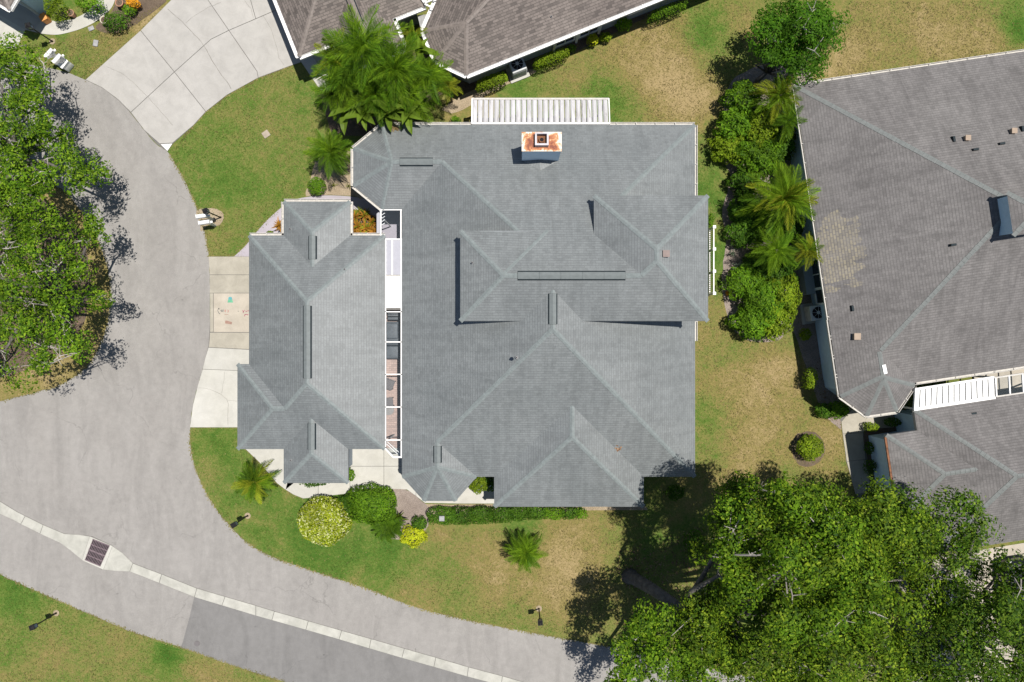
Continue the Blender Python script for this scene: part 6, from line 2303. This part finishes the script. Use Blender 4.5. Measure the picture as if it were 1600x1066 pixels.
# ------------------------------------------------------------------ parked cars under the right oak
def car(px, py, ang, paint, label):
    p = P(px, py)
    t = thing('parked_car', (p.x, p.y, 0.022), label, 'car', 'cars parked on the right driveway')

    def loft(name, secs, mat, parent):
        vs, fs = [], []
        n = len(secs[0])
        for s in secs:
            vs += s
        for k in range(len(secs) - 1):
            for i in range(n - 1):
                fs.append((k * n + i, k * n + i + 1, (k + 1) * n + i + 1, (k + 1) * n + i))
        fs += [tuple(range(n)), tuple(range((len(secs) - 1) * n, len(secs) * n))[::-1]]
        return link(name, meshdata(name, vs, fs, mat, smooth=False), parent)

    def sec(x, w, z0, z1, crown=.03):
        return [Vector((x, -w * .96, z0)), Vector((x, -w, z0 + .25)), Vector((x, -w * .96, z1 - .05)), Vector((x, -w * .80, z1)), Vector((x, 0, z1 + crown)), Vector((x, w * .80, z1)), Vector((x, w * .96, z1 - .05)), Vector((x, w, z0 + .25)), Vector((x, w * .96, z0))]
    body = loft('body', [sec(-2.30, .70, .42, .72), sec(-2.22, .84, .28, .92), sec(-1.6, .90, .24, 1.0), sec(-.6, .91, .22, 1.0), sec(.6, .91, .22, 1.0), sec(1.5, .89, .24, .93), sec(2.1, .82, .28, .80), sec(2.28, .66, .40, .64)], paint, t)
    loft('cabin', [[Vector((x, -w * 1.0, zb)), Vector((x, -w * .94, (zb + zt) / 2)), Vector((x, -w * .82, zt)), Vector((x, 0, zt + .03)), Vector((x, w * .82, zt)), Vector((x, w * .94, (zb + zt) / 2)), Vector((x, w, zb))]
                   for x, w, zb, zt in ((-1.9, .78, .98, 1.0), (-1.35, .78, .98, 1.38), (-.6, .79, .98, 1.46), (.2, .79, .98, 1.44), (1.1, .80, .95, .97))], paint, t)
    mk('windshield', [Vector((.27, -.60, 1.435)), Vector((.27, .60, 1.435)), Vector((1.04, .68, 1.01)), Vector((1.04, -.68, 1.01))], [(3, 2, 1, 0)], M_cglass) if False else None
    g = link('windshield', meshdata('windshield', [(.26, -.58, 1.452), (.26, .58, 1.452), (1.02, .68, 1.03), (1.02, -.68, 1.03)], [(0, 3, 2, 1)], M_cglass), t)
    g = link('rear_window', meshdata('rear_window', [(-1.38, -.56, 1.40), (-1.38, .56, 1.40), (-1.86, .62, 1.04), (-1.86, -.62, 1.04)], [(0, 1, 2, 3)], M_cglass), t)
    link('sunroof', meshdata('sunroof', [(-.55, -.42, 1.492), (.0, -.42, 1.482), (.0, .42, 1.482), (-.55, .42, 1.492)], [(0, 1, 2, 3)], M_cglass), t)
    for s in (-1, 1):
        link('side_window', meshdata('side_window', [(-1.3, s * .775, 1.02), (.75, s * .80, 1.02), (.18, s * .70, 1.36), (-1.25, s * .70, 1.34)], [(0, 1, 2, 3)], M_cglass), t)
        link('headlight', MB().box((2.16, s * .60, .66), (.16, .30, .12)).data('headlight', M_lightg), t)
        link('mirror', MB().box((.72, s * .98, 1.02), (.12, .20, .13)).data('mirror', paint), t)
        for x in (-1.35, 1.4):
            wh = MB()
            n = 18
            vs = [(x + .33 * math.cos(2 * math.pi * i / n), s * (.70 + .22 * k), .33 + .33 * math.sin(2 * math.pi * i / n)) for k in (0, 1) for i in range(n)]
            wh.add(vs, [(i, (i + 1) % n, n + (i + 1) % n, n + i) for i in range(n)] + [tuple(range(n)), tuple(range(n, 2 * n))])
            wo = link('wheel', wh.data('wheel', M_tyre), t)
            rm = MB()
            vs = [(x + .2 * math.cos(2 * math.pi * i / n), s * (.91 + .02 * k), .33 + .2 * math.sin(2 * math.pi * i / n)) for k in (0, 1) for i in range(n)]
            rm.add(vs, [(i, (i + 1) % n, n + (i + 1) % n, n + i) for i in range(n)] + [tuple(range(n)), tuple(range(n, 2 * n))])
            link('rim', rm.data('rim', M_rim), wo)
    t.rotation_euler = (0, 0, ang)
    return t


car(1588, 935, math.pi / 2 + .15, M_car1, 'black car at the right edge of the picture beside the oak')
car(1453, 955, math.pi / 2 + .15, M_car2, 'charcoal car almost hidden under the deep green oak')

# ------------------------------------------------------------------ leaf litter and grass fringe
rl = np.random.default_rng(5)


def scatter_px(polys, n):
    out = []
    for poly, k in polys:
        out.append(sample_poly(poly, k, rl))
    return np.concatenate(out)


q = scatter_px([([(970, 860), (1100, 820), (1110, 950), (1000, 950), (960, 900)], 900), ([(20, 310), (110, 350), (145, 430), (130, 520), (60, 580), (0, 590), (0, 310)], 1800), ([(1270, 560), (1330, 560), (1310, 660), (1280, 640)], 150)], 0)
c = to_world(q[:, 0], q[:, 1], np.full(len(q), .035))
o = leaf_object('leaf_litter', leaf_quads(c, np.array((0, 0, 1.0)) + rl.normal(0, .35, (len(c), 3)), .08, .6, rl), L_litter)
tag(o, 'dry brown leaf litter scattered under the oaks', 'leaves', kind='stuff')


def fringe(lines, per_m, spread, rng):
    C = []
    for ln in lines:
        W = np.array([(P(x, y).x, P(x, y).y) for x, y in ln])
        for a, b in zip(W[:-1], W[1:]):
            L_ = np.linalg.norm(b - a)
            k = rng.poisson(per_m * L_)
            t = rng.random(k)[:, None]
            C.append(a + (b - a) * t + rng.normal(0, spread, (k, 2)))
    return np.concatenate(C)


east = spline(EAST_EDGE, 5)
fl = [[p for p in east if 262 < p[0] < 326 and p[1] < 400], [p for p in east if p[1] > 668 and p[0] < 1250], [p for p in spline(SOUTH_EDGE, 6) if -60 < p[0] < 500],
      [p for p in isl_pts if p[0] > -60], [(284, 218), (322, 175), (355, 149), (400, 124), (458, 102)], [(134, 125), (220, 48), (262, 6)], [(298, 668), (372, 668)],
      [(383, 701), (405, 722), (433, 755), (459, 773), (474, 779)], [(1315, 661), (1322, 721), (1336, 772)], [(368, 401), (400, 364), (442, 323)], [(326, 400.5), (380, 400.5)]]
fc = fringe(fl, 55, .04, rl)
n = len(fc)
az = rl.uniform(0, 6.28, n)
ln_ = rl.uniform(.04, .12, n)
wd = rl.uniform(.012, .03, n)
tip = np.stack([fc[:, 0] + np.cos(az) * ln_, fc[:, 1] + np.sin(az) * ln_, rl.uniform(.018, .035, n)], 1)
sx_, sy_ = -np.sin(az) * wd, np.cos(az) * wd
v = np.stack([np.stack([fc[:, 0] - sx_, fc[:, 1] - sy_, np.full(n, .012)], 1), np.stack([fc[:, 0] + sx_, fc[:, 1] + sy_, np.full(n, .012)], 1), tip], 1).reshape(-1, 3)
o = link('grass_fringe', npmesh('grass_fringe', v, np.arange(n * 3, dtype=np.int32).reshape(-1, 3), L_blade))
tag(o, 'ragged grass blades creeping over the pavement edges', 'grass', kind='stuff')


# ------------------------------------------------------------------ loose tufts standing out of the turf
LAWNS = [([(262, 240), (284, 218), (322, 175), (355, 149), (400, 124), (458, 103), (498, 150), (480, 300), (442, 322), (400, 363), (368, 399), (327, 399), (320, 365), (305, 318)], 7000),
         ([(299, 672), (368, 670), (380, 702), (433, 756), (474, 782), (600, 840), (680, 828), (800, 826), (930, 800), (1000, 800), (1000, 1005), (800, 980), (700, 960), (560, 913), (430, 870), (350, 808), (304, 725)], 15000),
         ([(0, 903), (200, 990), (430, 1066), (0, 1066)], 5000), ([(1090, 200), (1125, 200), (1130, 500), (1180, 536), (1245, 525), (1310, 660), (1330, 750), (1090, 760)], 8000),
         ([(1090, 195), (955, 190), (955, 155), (800, 140), (900, 90), (1000, 45), (1100, 2), (1180, 2), (1140, 150)], 6500), ([(1320, 2), (1598, 2), (1598, 82), (1300, 122), (1320, 60)], 5000),
         ([(40, 70), (110, 55), (165, 45), (250, 8), (134, 124), (85, 106)], 2200)]
q = np.concatenate([sample_poly(p_, k_, rl) for p_, k_ in LAWNS])
c = to_world(q[:, 0], q[:, 1], np.full(len(q), .006))
dr = dryness(c[:, 0], c[:, 1]) + rl.normal(0, .16, len(c))
for nm, sel, mat, lb in (('turf_tufts', dr < .47, L_tuftg, 'green tufts standing out of the mown lawn'), ('dry_tufts', dr >= .47, L_tuftd, 'straw coloured dry tufts in the mown lawn')):
    p_ = c[sel]
    n = len(p_)
    az = rl.uniform(0, 6.28, n)
    ln_ = rl.uniform(.03, .09, n)
    wd = rl.uniform(.010, .028, n)
    dx_, dy_ = np.cos(az), np.sin(az)
    b0 = p_ + np.stack([-dy_ * wd, dx_ * wd, np.zeros(n)], 1)
    b1 = p_ - np.stack([-dy_ * wd, dx_ * wd, np.zeros(n)], 1)
    tp2 = p_ + np.stack([dx_ * ln_, dy_ * ln_, rl.uniform(.012, .03, n)], 1)
    v = np.stack([b0, b1, tp2], 1).reshape(-1, 3)
    o = link(nm, npmesh(nm, v, np.arange(n * 3, dtype=np.int32).reshape(-1, 3), mat))
    tag(o, lb, 'grass', kind='stuff')
